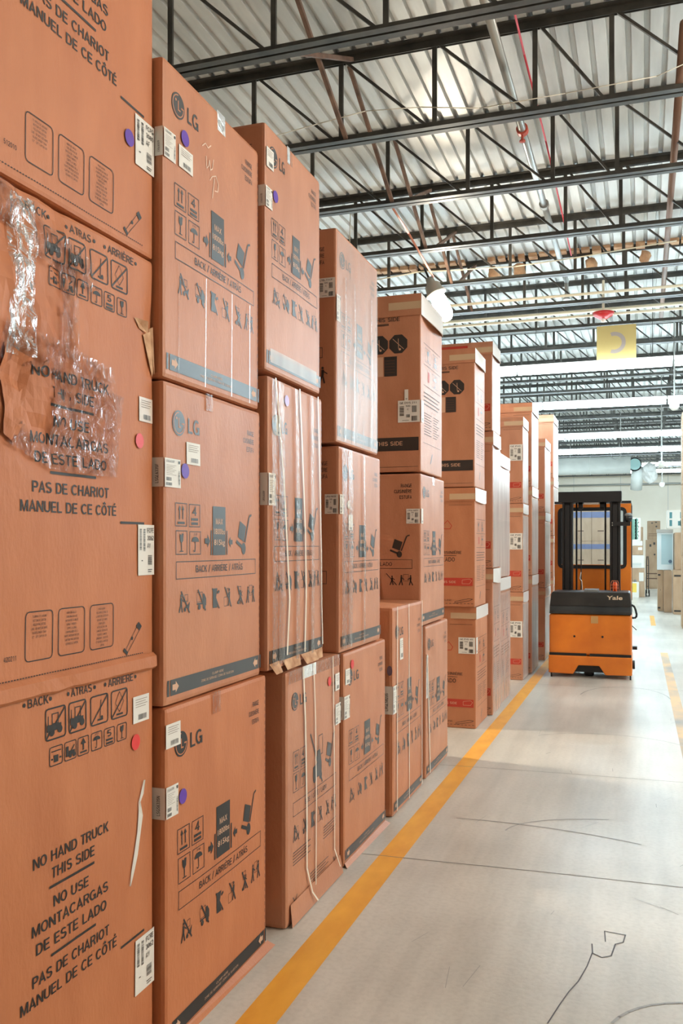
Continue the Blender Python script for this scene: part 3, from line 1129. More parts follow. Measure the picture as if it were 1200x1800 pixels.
for yy in (4.82, 6.95, 11.3, 17.5):
    mark('saw_cut_joint', [(-1.6, yy - .05), (-.5, yy), (.6, yy + .02), (3, yy + .06)], .006, CRACK)
PENCIL = mat('pencil_mark', lin(96, 94, 96), .6)
from_px = []
mark('chalk_outline', [(-.165, 4.17), (-.075, 4.16), (-.083, 4.08), (-.115, 4.05), (-.128, 3.93), (-.165, 3.90), (-.205, 3.93), (-.212, 4.02)], .006, PENCIL, .0016)
mark('chalk_outline', [(-.165, 4.17), (-.157, 4.06)], .005, PENCIL, .0016)
mark('dotted_drag_mark', [(-.206, 3.93), (-.22, 3.80), (-.245, 3.66), (-.275, 3.56), (-.30, 3.45), (-.33, 3.3)], .005, PENCIL, .0016)


def arcpts(cx, cy, r, a0, a1, n=14, ry=None):
    ry = ry or r
    return [(cx + r * math.cos(math.radians(a0 + (a1 - a0) * k / n)), cy + ry * math.sin(math.radians(a0 + (a1 - a0) * k / n))) for k in range(n + 1)]


mark('tyre_scuff', arcpts(.25, 3.25, .38, 40, 160), .012, SCUFF, .0014)
mark('tyre_scuff', arcpts(.32, 3.05, .40, 50, 165), .010, SCUFF, .0014)
mark('tyre_scuff', arcpts(-.9, 3.0, 2.6, 70, 95), .010, SCUFF, .0014)
mark('tyre_scuff', arcpts(.1, 5.4, .9, 110, 175, 14, .5), .010, SCUFF, .0014)
mark('tyre_scuff', arcpts(-.3, 8.0, .7, 20, 150, 14, .5), .010, SCUFF, .0014)
mark('tyre_scuff', arcpts(-.2, 10.5, .5, 10, 170, 14, .9), .014, SCUFF, .0014)
random.seed(21)
for k in range(26):
    x = random.uniform(-1.0, .4)
    y = random.uniform(3.2, 9.5)
    a = random.gauss(1.5, .5)
    l = random.uniform(.04, .2)
    mark('scratch', [(x, y), (x + l * math.cos(a), y + l * math.sin(a))], random.uniform(.002, .004), SCUFF if k % 5 else CRACK, .0015)

g = Geo()
g.add([(-1.411, 2.4, .0008), (-1.268, 2.4, .0008), (-1.262, 11.4, .0008), (-1.392, 11.4, .0008)], [(0, 1, 2, 3)])
g.add([(-1.392, 11.4, .0008), (-1.262, 11.4, .0008), (-1.26, 30, .0008), (-1.37, 30, .0008)], [(0, 1, 2, 3)])
tag(g.build('painted_floor_line', YELLOW), 'bright yellow line painted on the floor beside the carton stacks', 'floor line')
g = Geo()
g.add([(.335, 3.0, .0008), (.44, 3.0, .0008), (.372, 15.2, .0008), (.262, 15.2, .0008)], [(0, 1, 2, 3)])
tag(g.build('painted_floor_line', WORN), 'worn faded yellow line painted on the right side of the aisle floor', 'floor line')
g = Geo()
g.add([(.16, 20.2, .0008), (.26, 20.2, .0008), (.25, 23.0, .0008), (.15, 23.0, .0008)], [(0, 1, 2, 3)])
tag(g.build('painted_floor_line', YELLOW), 'short yellow dash painted on the far floor near the tan boxes', 'floor line')

# ------------------------------------------------------------------ roof joists
PANELS = [-6.80 + .85 * k for k in range(8)] + [-.24] + [.62 + .85 * k for k in range(7)]
ZB, ZC = 5.32, 6.03          # underside of the bottom chord, underside of the top chord


def make_joist():
    r = thing('roof_joist', (0, 5.95, ZB), '', 'roof joist', 'open web roof joists')
    xa, xb = -7.6, 6.6
    H_ = ZC - ZB
    g = Geo()
    for s in (-1, 1):
        g.box((xa, s * .012 if s > 0 else -.017, 0), (xb, s * .017 if s > 0 else -.012, .062))
        g.box((xa, .017 if s > 0 else -.072, 0), (xb, .072 if s > 0 else -.017, .006))
    g.build('bottom_chord', STEEL, r)
    g = Geo()
    for s in (-1, 1):
        g.box((xa, .012 if s > 0 else -.018, H_), (xb, .018 if s > 0 else -.012, H_ + .066))
        g.box((xa, .018 if s > 0 else -.082, H_ + .060), (xb, .082 if s > 0 else -.018, H_ + .068))
    g.build('top_chord', STEEL, r)
    v0 = None
    for i, x in enumerate(PANELS):
        g = Geo()
        g.box((x - .02, -.0115, .03), (x + .02, .0115, H_ + .04))
        g.build('web_post', STEEL, r)
        if i + 1 < len(PANELS):
            g = Geo()
            g.bar((x + .05, 0, H_ + .01), (PANELS[i + 1] - .05, 0, .03), .0115, 4)
            for k in range(len(g.v)):
                pass
            g.build('web_diagonal', STEEL, r)
    return r


joist = make_joist()
NEARL = ['roof joist nearest the camera, crossing just above the tops of the nearest cartons',
         'second roof joist from the camera, its bottom chord ending behind the second carton stack',
         'third roof joist from the camera, below the bright spot on the deck',
         'fourth roof joist from the camera, above the third carton stack',
         'fifth roof joist from the camera, just above the glowing bulb',
         'sixth roof joist from the camera, carrying tan foam lumps on its top chord',
         'seventh roof joist from the camera, holding the yellow hanging sign']
for k in range(28):
    y = 5.95 + 1.5245 * k if k < 7 else 5.95 + 1.5245 * 6 + 1.57 * (k - 6)
    j = joist if k == 0 else copy_tree(joist, (0, y, ZB))
    if k == 0:
        j.location = (0, y, ZB)
    if k < 7:
        j['label'] = NEARL[k]
    else:
        j['label'] = 'dark open web roof joist far down the hall beyond the hanging yellow sign'
# cross bracing between neighbouring joists
BRL = ['primer brown cross brace between the first two roof joists', 'primer brown cross brace between the second and third roof joists',
       'brown cross brace between the third and fourth roof joists, above the third carton stack', 'brown cross brace above the glowing bulb',
       'brown cross brace just beyond the glowing bulb']
for k in range(5):
    ya = 5.95 + 1.5245 * k
    yb = ya + 1.5245
    r = thing('cross_brace', (-2.55, ya, ZB), BRL[k], 'brace', 'cross braces between roof joists')
    for (za, zb, dx) in ((.735, .045, .06), (.045, .735, .115)):
        g = Geo()
        g.bar((dx, .045, za - .02), (dx, yb - ya - .045, zb - .02), .017, 4)
        g.build('brace_rod', BRACE, r)

# ------------------------------------------------------------------ pipes, cords and small things overhead
def run(name, pts, r, m, label, cat, n=10, smooth=True):
    g = Geo()
    g.tube(pts, r, n)
    return tag(g.build(name, m, smooth=smooth), label, cat)


sp = thing('sprinkler_pipe', (-1.1, 5.0, 5.74), 'grey sprinkler pipe running away along the ceiling through the roof joists', 'pipe')
g = Geo()
g.tube([(0, 0, 0), (0, 8.8, 0)], .038, 12)
g.build('pipe', PIPE, sp, True)
for yy in (3.62, 5.6):
    g = Geo()
    g.lathe((0, yy, 0), [(.0, -.035), (.056, -.035), (.056, .035), (.0, .035)], 14, 0, 'y')
    g.build('coupling', REDFIT if yy < 4 else PIPE, sp)
    if yy < 4:
        g = Geo()
        g.bar((0, yy, -.05), (0, yy, -.10), .012, 8)
        g.lathe((0, yy, -.115), [(0, .015), (.028, .015), (.03, 0), (0, -.004)], 10)
        g.build('sprinkler_head', REDFIT, sp)
g = Geo()
g.tube([(0, 8.8, 0), (0, 8.8, -.25)], .03, 10)
g.lathe((0, 8.8, -.28), [(0, .03), (.05, .03), (.055, 0), (0, -.01)], 12)
g.build('drop_fitting', PIPE, sp)
run('red_cord', [(-.93, 5.0, 5.86), (-.93, 7.4, 5.80), (-.92, 9.0, 5.78), (-.92, 11.0, 5.72), (-.91, 12.2, 5.62)], .009, PINKROPE, 'thin red cord strung along the ceiling beside the grey sprinkler pipe', 'cord', 6)
run('brown_conduit', [(.288, 7.0, 5.60), (.288, 16, 5.60)], .034, BROWNPIPE, 'brown pipe running along the ceiling at the right edge of the view', 'pipe')
run('ceiling_pipe', [(-7, 14.45, 5.43), (6, 14.45, 5.43)], .028, PIPE_P, 'upper of two pale pipes crossing in front of the yellow sign joist', 'pipe')
run('ceiling_pipe', [(-7, 14.3, 5.315), (6, 14.3, 5.315)], .022, PIPE_P, 'lower of two pale pipes crossing in front of the yellow sign joist', 'pipe')
run('ceiling_pipe', [(-7, 13.2, 5.36), (6, 13.2, 5.36)], .02, PIPE_P, 'pale conduit crossing under the joist with tan foam lumps', 'pipe')
run('ceiling_pipe', [(-7, 49.6, 4.95), (7, 49.6, 4.95)], .05, PIPE, 'thin dark pipe running across the top of the far white wall', 'pipe')
run('slack_cable', [(-3.9, 7.40, 5.42), (-3.4, 7.40, 5.43), (-2.75, 7.40, 5.50), (-2.3, 7.40, 5.545), (-1.8, 7.40, 5.50), (-1.3, 7.40, 5.41), (-.6, 7.40, 5.42), (.1, 7.4, 5.44), (.3, 7.4, 5.5)], .004, STRAP, 'white slack cable draped over the second roof joist', 'cable', 6)
run('slack_cable', [(-5, 11.86, 5.52), (-3.6, 11.86, 5.44), (-2.9, 11.86, 5.50), (-2.4, 11.86, 5.47), (-1.6, 11.86, 5.44), (-.9, 11.86, 5.47), (-.2, 11.86, 5.52), (.4, 11.86, 5.56)], .008, PIPE_P, 'pale slack cable drooping along the joist behind the glowing bulb', 'cable', 6)
run('lamp_cable', [(-2.56, 9.04, 5.40), (-2.56, 9.9, 5.34), (-2.53, 11.05, 5.16)], .014, mat('copper_wire', lin(206, 130, 104), .4), 'copper coloured cable leading down to the glowing bulb', 'cable', 6)
run('hanging_string', [(-3.0, 9.1, 5.38), (-3.01, 9.1, 4.9), (-3.01, 9.1, 4.1)], .005, PIPE_P, 'thin string hanging in front of the fifth carton stack', 'cord', 6)
# tan foam in the deck ribs above the sixth joist
g = Geo()
random.seed(5)
x = -6.5
while x < 5.5:
    if not -2.62 < x < -2.35:
      g.box((x, 13.40, ZT - random.uniform(.03, .07)), (x + random.uniform(.09, .13), 13.56, ZT - .001))
    x += .1524
tag(g.build('foam_closure', FOAM), 'row of tan foam closures stuffed in the deck ribs', 'foam', None, 'stuff')
for i, (x, z, s, lb) in enumerate(((-1.75, 5.87, .1, 'tan foam lump hanging left of the grey sprinkler pipe end'), (-.72, 5.87, .09, 'tan foam lump hanging above the red bell'),
                                  (-2.15, 5.87, .09, 'tan foam lump above the glowing bulb'), (.02, 5.90, .08, 'tan foam lump near the right edge of the foamed joist'))):
    g = Geo()
    bm = bmesh.new()
    bmesh.ops.create_icosphere(bm, subdivisions=2, radius=s)
    for v in bm.verts:
        v.co *= 1 + .5 * noise.noise(v.co * 14 + Vector((i * 3, 0, 0)))
        v.co.z *= 1.2
    bm.verts.index_update()
    g.add([v.co + Vector((x, 13.50, z)) for v in bm.verts], [tuple(v.index for v in f.verts) for f in bm.faces])
    bm.free()
    tag(g.build('foam_lump', FOAM, smooth=True), lb, 'foam', 'foam lumps on the joist')

# yellow hanging sign with a mirrored letter
sg = thing('hanging_sign', (-.411, 15.0, 4.66), 'yellow square sign with a grey letter hanging from a roof joist', 'sign')
g = Geo()
g.box((-.305, -.004, 0), (.305, .004, .64))
g.build('panel', SIGNY, sg)
P = Print()
P.arc(-.03, .36, .175, .062, -PI * .62, PI * .62, 0, 28)
g = Geo()
for pts, fs, mi, lay in P.items:
    g.add([(p[0], -.0055, p[1]) for p in pts], fs)
g.build('letter', SIGNG, sg)
g = Geo()
for s in (-.25, .25):
    g.tube([(s, 0, .63), (s, .09, .70)], .004, 6)
g.build('hanger', BLACKM, sg)
# red alarm bell
b = thing('alarm_bell', (-.58, 14.2, 5.20), 'red alarm bell under the ceiling pipes above the yellow sign', 'bell')
g = Geo()
g.lathe((0, 0, 0), [(0, .02), (.06, .025), (.14, .07), (.165, .12), (0, .12)], 20)
g.build('gong', BELLRED, b, True)
g = Geo()
g.lathe((0, 0, 0), [(0, -.03), (.03, -.025), (.035, .03), (0, .03)], 12)
g.build('striker_cap', WHITE, b, True)
g = Geo()
g.bar((0, 0, .12), (0, 0, .62), .02, 8)
g.build('stem', PIPE_P, b)

# ------------------------------------------------------------------ lamps
def pendant(loc, bm_, label, tilt=(0, 0), shade=False):
    r = thing('pendant_lamp', loc, label, 'lamp', 'bare bulb ceiling lamps')
    r.rotation_euler = (tilt[0], tilt[1], 0)
    g = Geo()
    g.lathe((0, 0, 0), [(0, .27), (.05, .27), (.06, .2), (.1, .17), (.11, .08), (.135, .05), (.135, .035), (0, .035)], 20)
    g.build('housing', LAMPG, r, True)
    g = Geo()
    g.bar((0, 0, .26), (0, 0, .42), .014, 8)
    g.build('hook', BLACKM, r)
    g = Geo()
    g.lathe((0, 0, 0), [(0, .03), (.06, .025), (.088, 0), (.1, -.06), (.1, -.24), (.085, -.30), (.05, -.335), (0, -.345)], 14)
    g.build('bulb', bm_, r, True)
    if shade:  # shade added and deepened to keep light off the deck and upper cartons
        g = Geo()
        g.lathe((0, 0, 0), [(.136, .06), (.20, .02), (.27, -.10), (.36, -.42), (.365, -.42), (.275, -.09), (.20, .03), (.136, .065)], 24)
        g.build('added_light_shade', LAMPG, r, True)
        g = Geo()
        g.bar((0, 0, .40), (0, 0, 1.18), .01, 6)
        g.build('hanger', BLACKM, r)
    return r


pendant((-2.50, 11.15, 4.93), BULBE, 'glowing bare bulb ceiling lamp above the carton stacks', (.0, -.42))
pendant((-4.6, 7.7, 4.93), BULBL, 'bulb lamp with added shade behind the stacks, shining through the empty gap onto the floor', shade=True)
for i, (x, y) in enumerate(((6.5, 2.6), (6.5, 7.5), (3.0, 4.9))):  # unseen fill lamps added to brighten the near cartons, floor and deck
    pendant((x, y, 4.93), FILL_BULB, ('added unseen fill bulb over the open floor right of the camera', 'added fill bulb right of the aisle out of view', 'added unseen fill bulb over the right side of the near aisle')[i])


def strip_fixture():
    r = thing('strip_light', (0, 0, 0), '', 'strip light', 'fluorescent strip lights across the far hall')
    L_ = 2.40
    g = Geo()
    g.prism([(-.035, .075), (.035, .075), (.035, .031), (-.035, .031)], 'x', -L_ / 2, L_ / 2)
    g.build('housing', WHITE, r)
    g = Geo()
    g.prism([(-.045, .030), (-.085, .005), (-.085, -.04), (-.045, -.075), (.045, -.075), (.085, -.04), (.085, .005), (.045, .030)], 'x', -L_ / 2 + .01, L_ / 2 - .01)
    g.build('diffuser', STRIPE, r)
    for s in (-.9, .9):
        g = Geo()
        g.bar((s, 0, .07), (s, 0, 1.47), .004, 6)
        g.build('hanger', BLACKM, r)
    return r


proto = strip_fixture()
first = True
rows = ((10.8, 'added unseen strip light brightening the carton fronts from right of the aisle'), (14.75, 'white fluorescent strip light in the nearest glowing row under the yellow sign'), (18.7, 'white fluorescent strip light in the second glowing row'),  # first row is out of view, added to brighten the carton fronts
        (24.2, 'white fluorescent strip light in the third glowing row'), (28.2, 'white fluorescent strip light in the fourth glowing row above the duct'),
        (38.0, 'added strip light hidden behind the duct to light the far wall'), (44.0, 'added strip light in the hidden row before the far wall'))  # hidden rows added to light the far wall
for (y, lb) in rows:
    for i in range(6):
        x = -5.6 + 2.42 * i
        if y < 12 and i < 3:
            continue
        if y < 12:
            x += .35
        o = proto if first else copy_tree(proto, (0, 0, 0))
        first = False
        o.location = (x, y, 4.62 if y < 30 else 5.0 if y < 40 else 5.2)
        o['label'] = lb

# ------------------------------------------------------------------ carton stacks
ST = 'stacked cartons along the aisle'


def txt_w(P, s, x0, z, cap, mi=1, bold=.01):
    P.text(s, x0, None, z, cap, mi, bold)


# column A: tall appliance cartons at the left edge -------------------------
XA, AY0, AY1 = -1.583, 1.79, 2.652


def dent(s, z):
    """crushed, re-taped left side of the middle carton"""
    d = 0.0
    if s < .55 and z > .55:
        e = min(1, (.55 - s) / .2) * min(1, (z - .55) / .15)
        d += e * (.016 * noise.noise(Vector((s * 9, z * 7, 2))) + .010 * noise.noise(Vector((s * 22, z * 16, 5))) - .004)
    d -= .022 * math.exp(-((s - .14) ** 2 / .002 + (z - 1.22) ** 2 / .004))
    d -= .02 * math.exp(-((s - .13) ** 2 / .006 + (z - .86) ** 2 / .01))
    d -= .012 * math.exp(-((s - .84) ** 2 / .001 + (z - 1.10) ** 2 / .012))
    return d


c = Carton(XA, AY0, AY1, 0, 1.356, 'bottom carton of the nearest stack with a long white tear on its face', m=KRAFT_W, seed=1)
c.front = fridge_front(0, '420211')
P = c.front
c.body(cuts=(12, 14))
c.sticker(.742, .262, .862, .445, 'tall', code=('FCRE', '3062', 'AW'))
c.sticker(.730, 1.160, .829, 1.248, 'small')
c.dot(.745, 1.099, .026, RED, 'round red sticker')
g = Geo()
pts = [(.796, .962), (.780, .92), (.764, .897), (.768, .87), (.770, .848), (.760, .80), (.739, .729), (.72, .68), (.705, .640)]
wd = [.004, .012, .006, .014, .022, .016, .018, .012, .002]
for i in range(len(pts) - 1):
    (a, b_), (a2, b2) = pts[i], pts[i + 1]
    g.add([c.F(a - wd[i] / 2, b_, .004), c.F(a + wd[i] / 2, b_, .008), c.F(a2 + wd[i + 1] / 2, b2, .008), c.F(a2 - wd[i + 1] / 2, b2, .004)], [(0, 1, 2, 3)])
g.build('torn_strip', WHITE, c.root)

c = Carton(XA, AY0, AY1, 1.360, 2.716, 'crushed tall carton patched with shiny clear tape in the middle of the nearest stack', m=KRAFT_W, seed=2, warp=dent)
c.front = fridge_front(1, '420211')
c.body(cuts=(30, 36))
c.sticker(.759, .287, .862, .456, 'tall', code=('FCFE', '3062', 'AW'))
c.sticker(.766, .800, .851, .881, 'small', m=mat('translucent_label', lin(214, 196, 178), .3))
c.dot(.767, .733, .025, RED, 'round red sticker, scuffed')


def film_patch(c, quads, name='clear_tape', m=None, nx=14, nz=14, amp=.007, seed=0):
    g = Geo()
    for (p00, p10, p11, p01) in quads:
        vs, fs = [], []
        for j in range(nz + 1):
            for i in range(nx + 1):
                u, v = i / nx, j / nz
                s = (p00[0] * (1 - u) + p10[0] * u) * (1 - v) + (p01[0] * (1 - u) + p11[0] * u) * v
                z = (p00[1] * (1 - u) + p10[1] * u) * (1 - v) + (p01[1] * (1 - u) + p11[1] * u) * v
                k = noise.noise(Vector((s * 30, z * 24, seed))) + .6 * noise.noise(Vector((s * 80, z * 20, seed + 4)))
                vs.append(c.F(s, z, .010 + amp * k))
        for j in range(nz):
            for i in range(nx):
                a = j * (nx + 1) + i
                fs.append((a, a + 1, a + nx + 2, a + nx + 1))
        g.add(vs, fs)
    return g.build(name, m or FILM, c.root)


film_patch(c, [((.14, .90), (.235, .90), (.235, 1.33), (.14, 1.33))], seed=1, nx=16, nz=40)
film_patch(c, [((.235, 1.18), (.50, 1.15), (.50, 1.24), (.235, 1.30))], seed=2, nx=30, nz=14)
film_patch(c, [((.34, .93), (.43, .93), (.42, 1.20), (.34, 1.20))], seed=3, nx=14, nz=26)
film_patch(c, [((.10, .88), (.62, .84), (.60, .94), (.12, .99))], seed=4, nx=44, nz=14)
film_patch(c, [((.30, .60), (.62, .60), (.66, .86), (.30, .88))], seed=5, nx=30, nz=24, amp=.003)
film_patch(c, [((.115, .66), (.30, .60), (.30, .66), (.16, .72))], seed=6, nx=20, nz=8)
film_patch(c, [((.08, 1.24), (.17, 1.24), (.17, 1.345), (.08, 1.345))], seed=7, nx=12, nz=12)
# torn flap of card under the tape and ripped right edge
film_patch(c, [((.105, .68), (.150, .655), (.225, .895), (.135, .93))], name='torn_flap', m=KRAFT_W, nx=8, nz=16, amp=.005, seed=9)
g = Geo()
g.add([c.F(.735, 1.135, .004), c.F(.80, 1.135, .02), c.F(.82, 1.10, .012), c.F(.765, 1.105, .004)], [(0, 1, 2, 3)])
g.add([c.F(.79, 1.09, .004), c.F(.835, 1.11, .016), c.F(.856, .98, .006), c.F(.852, .96, .004)], [(0, 1, 2, 3)])
g.add([c.F(.84, 1.12, .006), c.F(.855, 1.13, .012), c.F(.858, .97, .01), c.F(.858, .97, .004)], [(0, 1, 2, 3)])
g.build('torn_edge', TORN, c.root)
# crushed bottom flap between this carton and the one below
g = Geo()
n = 24
vs, fs = [], []
for k in range(n + 1):
    s = .002 + .855 * k / n
    wob = .006 * noise.noise(Vector((s * 14, 0, 3)))
    vs += [c.F(s, .024 + wob, .002), c.F(s, .012, .016 + wob), c.F(s, -.022 + wob, .018), c.F(s, -.030 + wob, .010)]
for k in range(n):
    a, b_ = 4 * k, 4 * k + 4
    fs += [(a, b_, b_ + 1, a + 1), (a + 1, b_ + 1, b_ + 2, a + 2), (a + 2, b_ + 2, b_ + 3, a + 3)]
g.add(vs, fs)
g.build('crushed_flap', KRAFT_W, c.root)

c = Carton(XA, AY0, AY1, 2.720, 4.076, 'tall carton with a purple dot at the top of the nearest stack', m=KRAFT_W, seed=3)
c.front = fridge_front(2, '512010')
c.body(cuts=(10, 12))
c.sticker(.742, .282, .862, .448, 'tall', code=('PCFG', '3080', 'AF'))
c.dot(.706, .350, .027, PURPLE)

# column B ------------------------------------------------------------------
c = Carton(-1.55, 2.675, 3.535, 0, 1.188, 'range carton with crisp black LG print at the bottom of the second stack', m=KRAFT_W, seed=11)
c.front = lg_front(.855, 1.188)
c.body(.016)
c.sticker(0.0, 1.045, .100, 1.128, 'small')
c.sticker(.002, .804, .082, .913, 'wide', code='LSGS6335N', wrap=.05)
c.dot(.114, .856, .027)
c.tape(.345, 1.105, .415, 1.187)
c.front = Print()
g = Geo()
g.add([c.F(.0, .026, .002), c.F(.865, .026, .002), c.F(.89, -.0, .03), c.F(.0, 0, .012)], [(0, 1, 2, 3)])
g.build('bottom_flap', KRAFT_W, c.root)

c = Carton(-1.55, 2.665, 3.472, 1.192, 2.318, 'range carton with a bare upper half and black bottom band, middle of the second stack', m=KRAFT_G, seed=12)
c.front = lg_front(.807, 1.126, .945)
c.body(.016)
c.sticker(.153, .846, .252, .926, 'small')
c.sticker(.002, .756, .109, .856, 'wide', code='LSGL6335F', wrap=.05)
c.dot(.141, .820, .027)
c.tape(.30, 1.06, .355, 1.124)

c = Carton(-1.55, 2.66, 3.455, 2.322, 3.425, 'range carton with white scribbled arrow at the top of the second stack', m=KRAFT_G, seed=13)
c.front = lg_front(.795, 1.10, .93)
P = c.front
P.path([(.275, .905), (.30, .925), (.32, .915), (.345, .935)], .004, 5, 2)
P.path([(.305, .880), (.31, .835), (.325, .85), (.332, .875), (.338, .84), (.355, .85), (.365, .89)], .004, 5, 2)
P.path([(.355, .74), (.372, .82)], .004, 5, 2)
P.path([(.335, .80), (.355, .822), (.385, .835), (.405, .81), (.40, .78), (.375, .775)], .004, 5, 2)
c.body(.016)
c.sticker(.002, .756, .078, .856, 'wide', code='LSGL6337F', wrap=.03)
c.sticker(.100, .76, .201, .838, 'small')
c.dot(.144, .874, .028)
c.tape(.40, 1.02, .47, 1.098)
for s in (.10, .30, .52, .69):
    c.tape(s, .015, s + .004, .42, n=1, name='film_fold')

# column C ------------------------------------------------------------------
c = Carton(-1.53, 3.71, 4.47, 0, 1.172, 'narrow strapped carton with red dot on the floor in the third stack', m=KRAFT_F, seed=21)
P = c.front
logo(P, .105, 1.02, .042, .25)
for i, s in enumerate(('RANGE', 'CUISINIÈRE', 'ESTUFA')):
    P.textr(s, .70, 1.05 - i * .034, .018)
pic_up(P, .08, .70, .15, .79)
pic_num(P, .165, .70, .235, .79, '4')
pic_glass(P, .08, .60, .15, .69)
pic_umb(P, .165, .60, .235, .69)
P.poly([(.33, .60), (.45, .60), (.45, .66), (.43, .73), (.39, .73), (.385, .67), (.33, .66)])
P.disc(.35, .60, .02)
P.disc(.435, .60, .02)
P.frame(.41, .70, .47, .80, .004)
P.line((.30, .83), (.46, .56), .012)
pic_handtruck(P, .58, .63, 1.0)
P.frame(.08, .49, .68, .555, .003)
P.text('SIDE / CÔTÉ / LADO', .22, .52, .512, .024, 1, .004)
pic_row(P, [.12, .225, .33, .43, .54, .64], .41, .075, .08)
for i in range(5):
    P.rect(.08, .32 - i * .014, .30 - .04 * (i % 2), .324 - i * .014)
    P.rect(.48, .32 - i * .014, .68 - .03 * (i % 3), .324 - i * .014)
    P.rect(.30, .15 - i * .014, .56 - .04 * (i % 2), .154 - i * .014)
P.line((.08, .06), (.13, .12), .006)
P.line((.13, .06), (.08, .12), .006)
P.line((.64, .06), (.68, .12), .006)
P.line((.68, .06), (.64, .12), .006)
c.side.text('ESTUFA', -.20, None, .82, .03, 1, .01, 1, True)
c.body(.02)
c.strap([(.20, 1.17), (.22, .9), (.23, .5), (.24, .2), (.29, .07, .01), (.32, .02, .03)], .014)
c.strap([(.34, 1.17), (.35, .9), (.36, .5), (.365, .03)], .010)
c.strap([(.62, 1.17), (.63, .8), (.64, .4), (.645, .16), (.68, .06, .02)], .010)
c.dot(.575, 1.045, .024, RED, 'round red sticker')
c.sticker(.665, .98, .735, 1.07, 'small')
c.sticker(.665, .80, .755, .91, 'wide', code='LSGL6335')
c.tape(.02, 1.11, .74, 1.169)
g = Geo()
g.add([c.F(.04, .10, .006), c.F(.74, .10, .006), c.F(.75, .002, .02), c.F(.03, .002, .02)], [(0, 1, 2, 3)])
g.build('bottom_flap', KRAFT_F, c.root)

c = Carton(-1.53, 3.505, 4.185, 1.200, 2.485, 'film wrapped carton with three white straps in the middle of the third stack', m=KRAFT_F, seed=22)
c.front = lg_front(.68, 1.28, 1.03)
c.body(.016)
c.strap([(.07, 1.28), (.11, 1.1), (.16, .8), (.20, .5), (.22, .3), (.20, .05)], .014)
c.strap([(.36, 1.28), (.38, 1.0), (.415, .6), (.43, .3), (.42, .04)], .014)
c.strap([(.60, 1.28), (.625, .9), (.65, .5), (.655, .25), (.67, .05)], .012)
c.sticker(.002, .72, .075, .86, 'wide', code='LRTL6325F', wrap=.035)
c.sticker(.085, 1.03, .13, 1.12, 'blank')
c.dot(.205, 1.20, .025, LILAC, 'round lilac sticker')
for (a, b_) in ((.03, .09), (.10, .17), (.30, .34), (.50, .54)):
    film_patch(c, [((a, .02), (b_, .02), (b_ - .01, 1.27), (a - .005, 1.27))], name='wrap_film', m=TAPE, nx=4, nz=30, amp=.002, seed=int(a * 100))
g = Geo()
for (a, b_, o) in ((.01, .11, .03), (.16, .36, .018), (.38, .56, .03), (.57, .67, .012)):
    g.add([c.F(a, .03, .004), c.F(b_, .036, .004), c.F(b_ - .01, -.012, o), c.F(a + .03, -.016, o * .8)], [(0, 1, 2, 3)])
g.build('torn_flap', TORN, c.root)

c = Carton(-1.53, 3.475, 4.155, 2.500, 3.565, 'pale carton with purple dot on top of the third stack', m=KRAFT_F, seed=23)
c.front = lg_front(.68, 1.06, .90)
for i, s in enumerate(('RANGE', 'CUISINIÈRE', 'ESTUFA')):
    c.side.textr(s, -.06, .95 - i * .036, .021, 1, .005)
c.body(.014)
c.sticker(.01, .875, .085, .96, 'small')
c.sticker(.002, .70, .07, .79, 'wide', code='LSGL6337D', wrap=.03)
c.dot(.105, .775, .026)
c.tape(.24, .98, .30, 1.058)
c.tape(.05, .04, .62, .10, m=SHEEN_FILM, name='packing_tape')  # whitish strip colour stands for the tape's reflection

# column D ------------------------------------------------------------------
c = Carton(-1.53, 4.525, 5.345, 0, 1.162, 'range carton with red dot over its logo at the floor of the fourth stack', m=KRAFT_G, seed=31)
c.front = lg_front(.82, 1.158, .975)
c.body(.016)
c.sticker(.02, .985, .095, 1.07, 'small')
c.sticker(-.0, .80, .09, .925, 'wide', code='LSGL5831', wrap=.03)
c.dot(.135, 1.085, .026, RED, 'round red sticker')
g = Geo()
g.add([c.F(.01, .022, .002), c.F(.81, .022, .002), c.F(.83, .0, .03), c.F(.0, 0, .02)], [(0, 1, 2, 3)])
g.build('bottom_flap', KRAFT_G, c.root)
c = Carton(-1.53, 4.45, 5.23, 1.168, 2.280, 'shiny film covered range carton in the middle of the fourth stack', m=KRAFT_F, seed=32)
c.front = lg_front(.78, 1.11, .93)
for i, s in enumerate(('RANGE', 'CUISINIÈRE', 'ESTUFA')):
    c.side.textr(s, -.065, 1.005 - i * .035, .021, 1, .005)
c.side.frame(-.4, .37, -.07, .44, .003)
c.body(.016)
c.sticker(.004, .745, .07, .85, 'wide', code='LRGL5825F')
c.sticker(-.08, .745, -.004, .85, 'ge', face='S', code='LRGL5825F')
c.dot(.145, .80, .024, WHITE, 'round white sticker')
c.sticker(.14, .66, .21, .745, 'blank')
for (a, b_) in ((.02, .11), (.12, .2), (.4, .43)):
    film_patch(c, [((a, .02), (b_, .02), (b_, 1.1), (a, 1.1))], name='wrap_film', m=TAPE, nx=4, nz=20, amp=.002, seed=int(a * 90) + 3)
c = Carton(-1.53, 4.40, 5.165, 2.292, 3.425, 'pale shiny range carton on top of the fourth stack', m=KRAFT_F, seed=33)
c.front = lg_front(.765, 1.13, .94)
for i, s in enumerate(('RANGE', 'CUISINIÈRE', 'ESTUFA')):
    c.side.textr(s, -.065, 1.01 - i * .035, .021, 1, .005)
pic_man(c.side, -.075, .31, .09)
c.side.frame(-.30, .445, -.075, .50, .003)
c.body(.012)
c.sticker(-.097, .763, -.004, .866, 'ge', face='S', code='LTEL7337F')
c.sticker(.002, .64, .06, .78, 'wide', code='LTEL7337F')
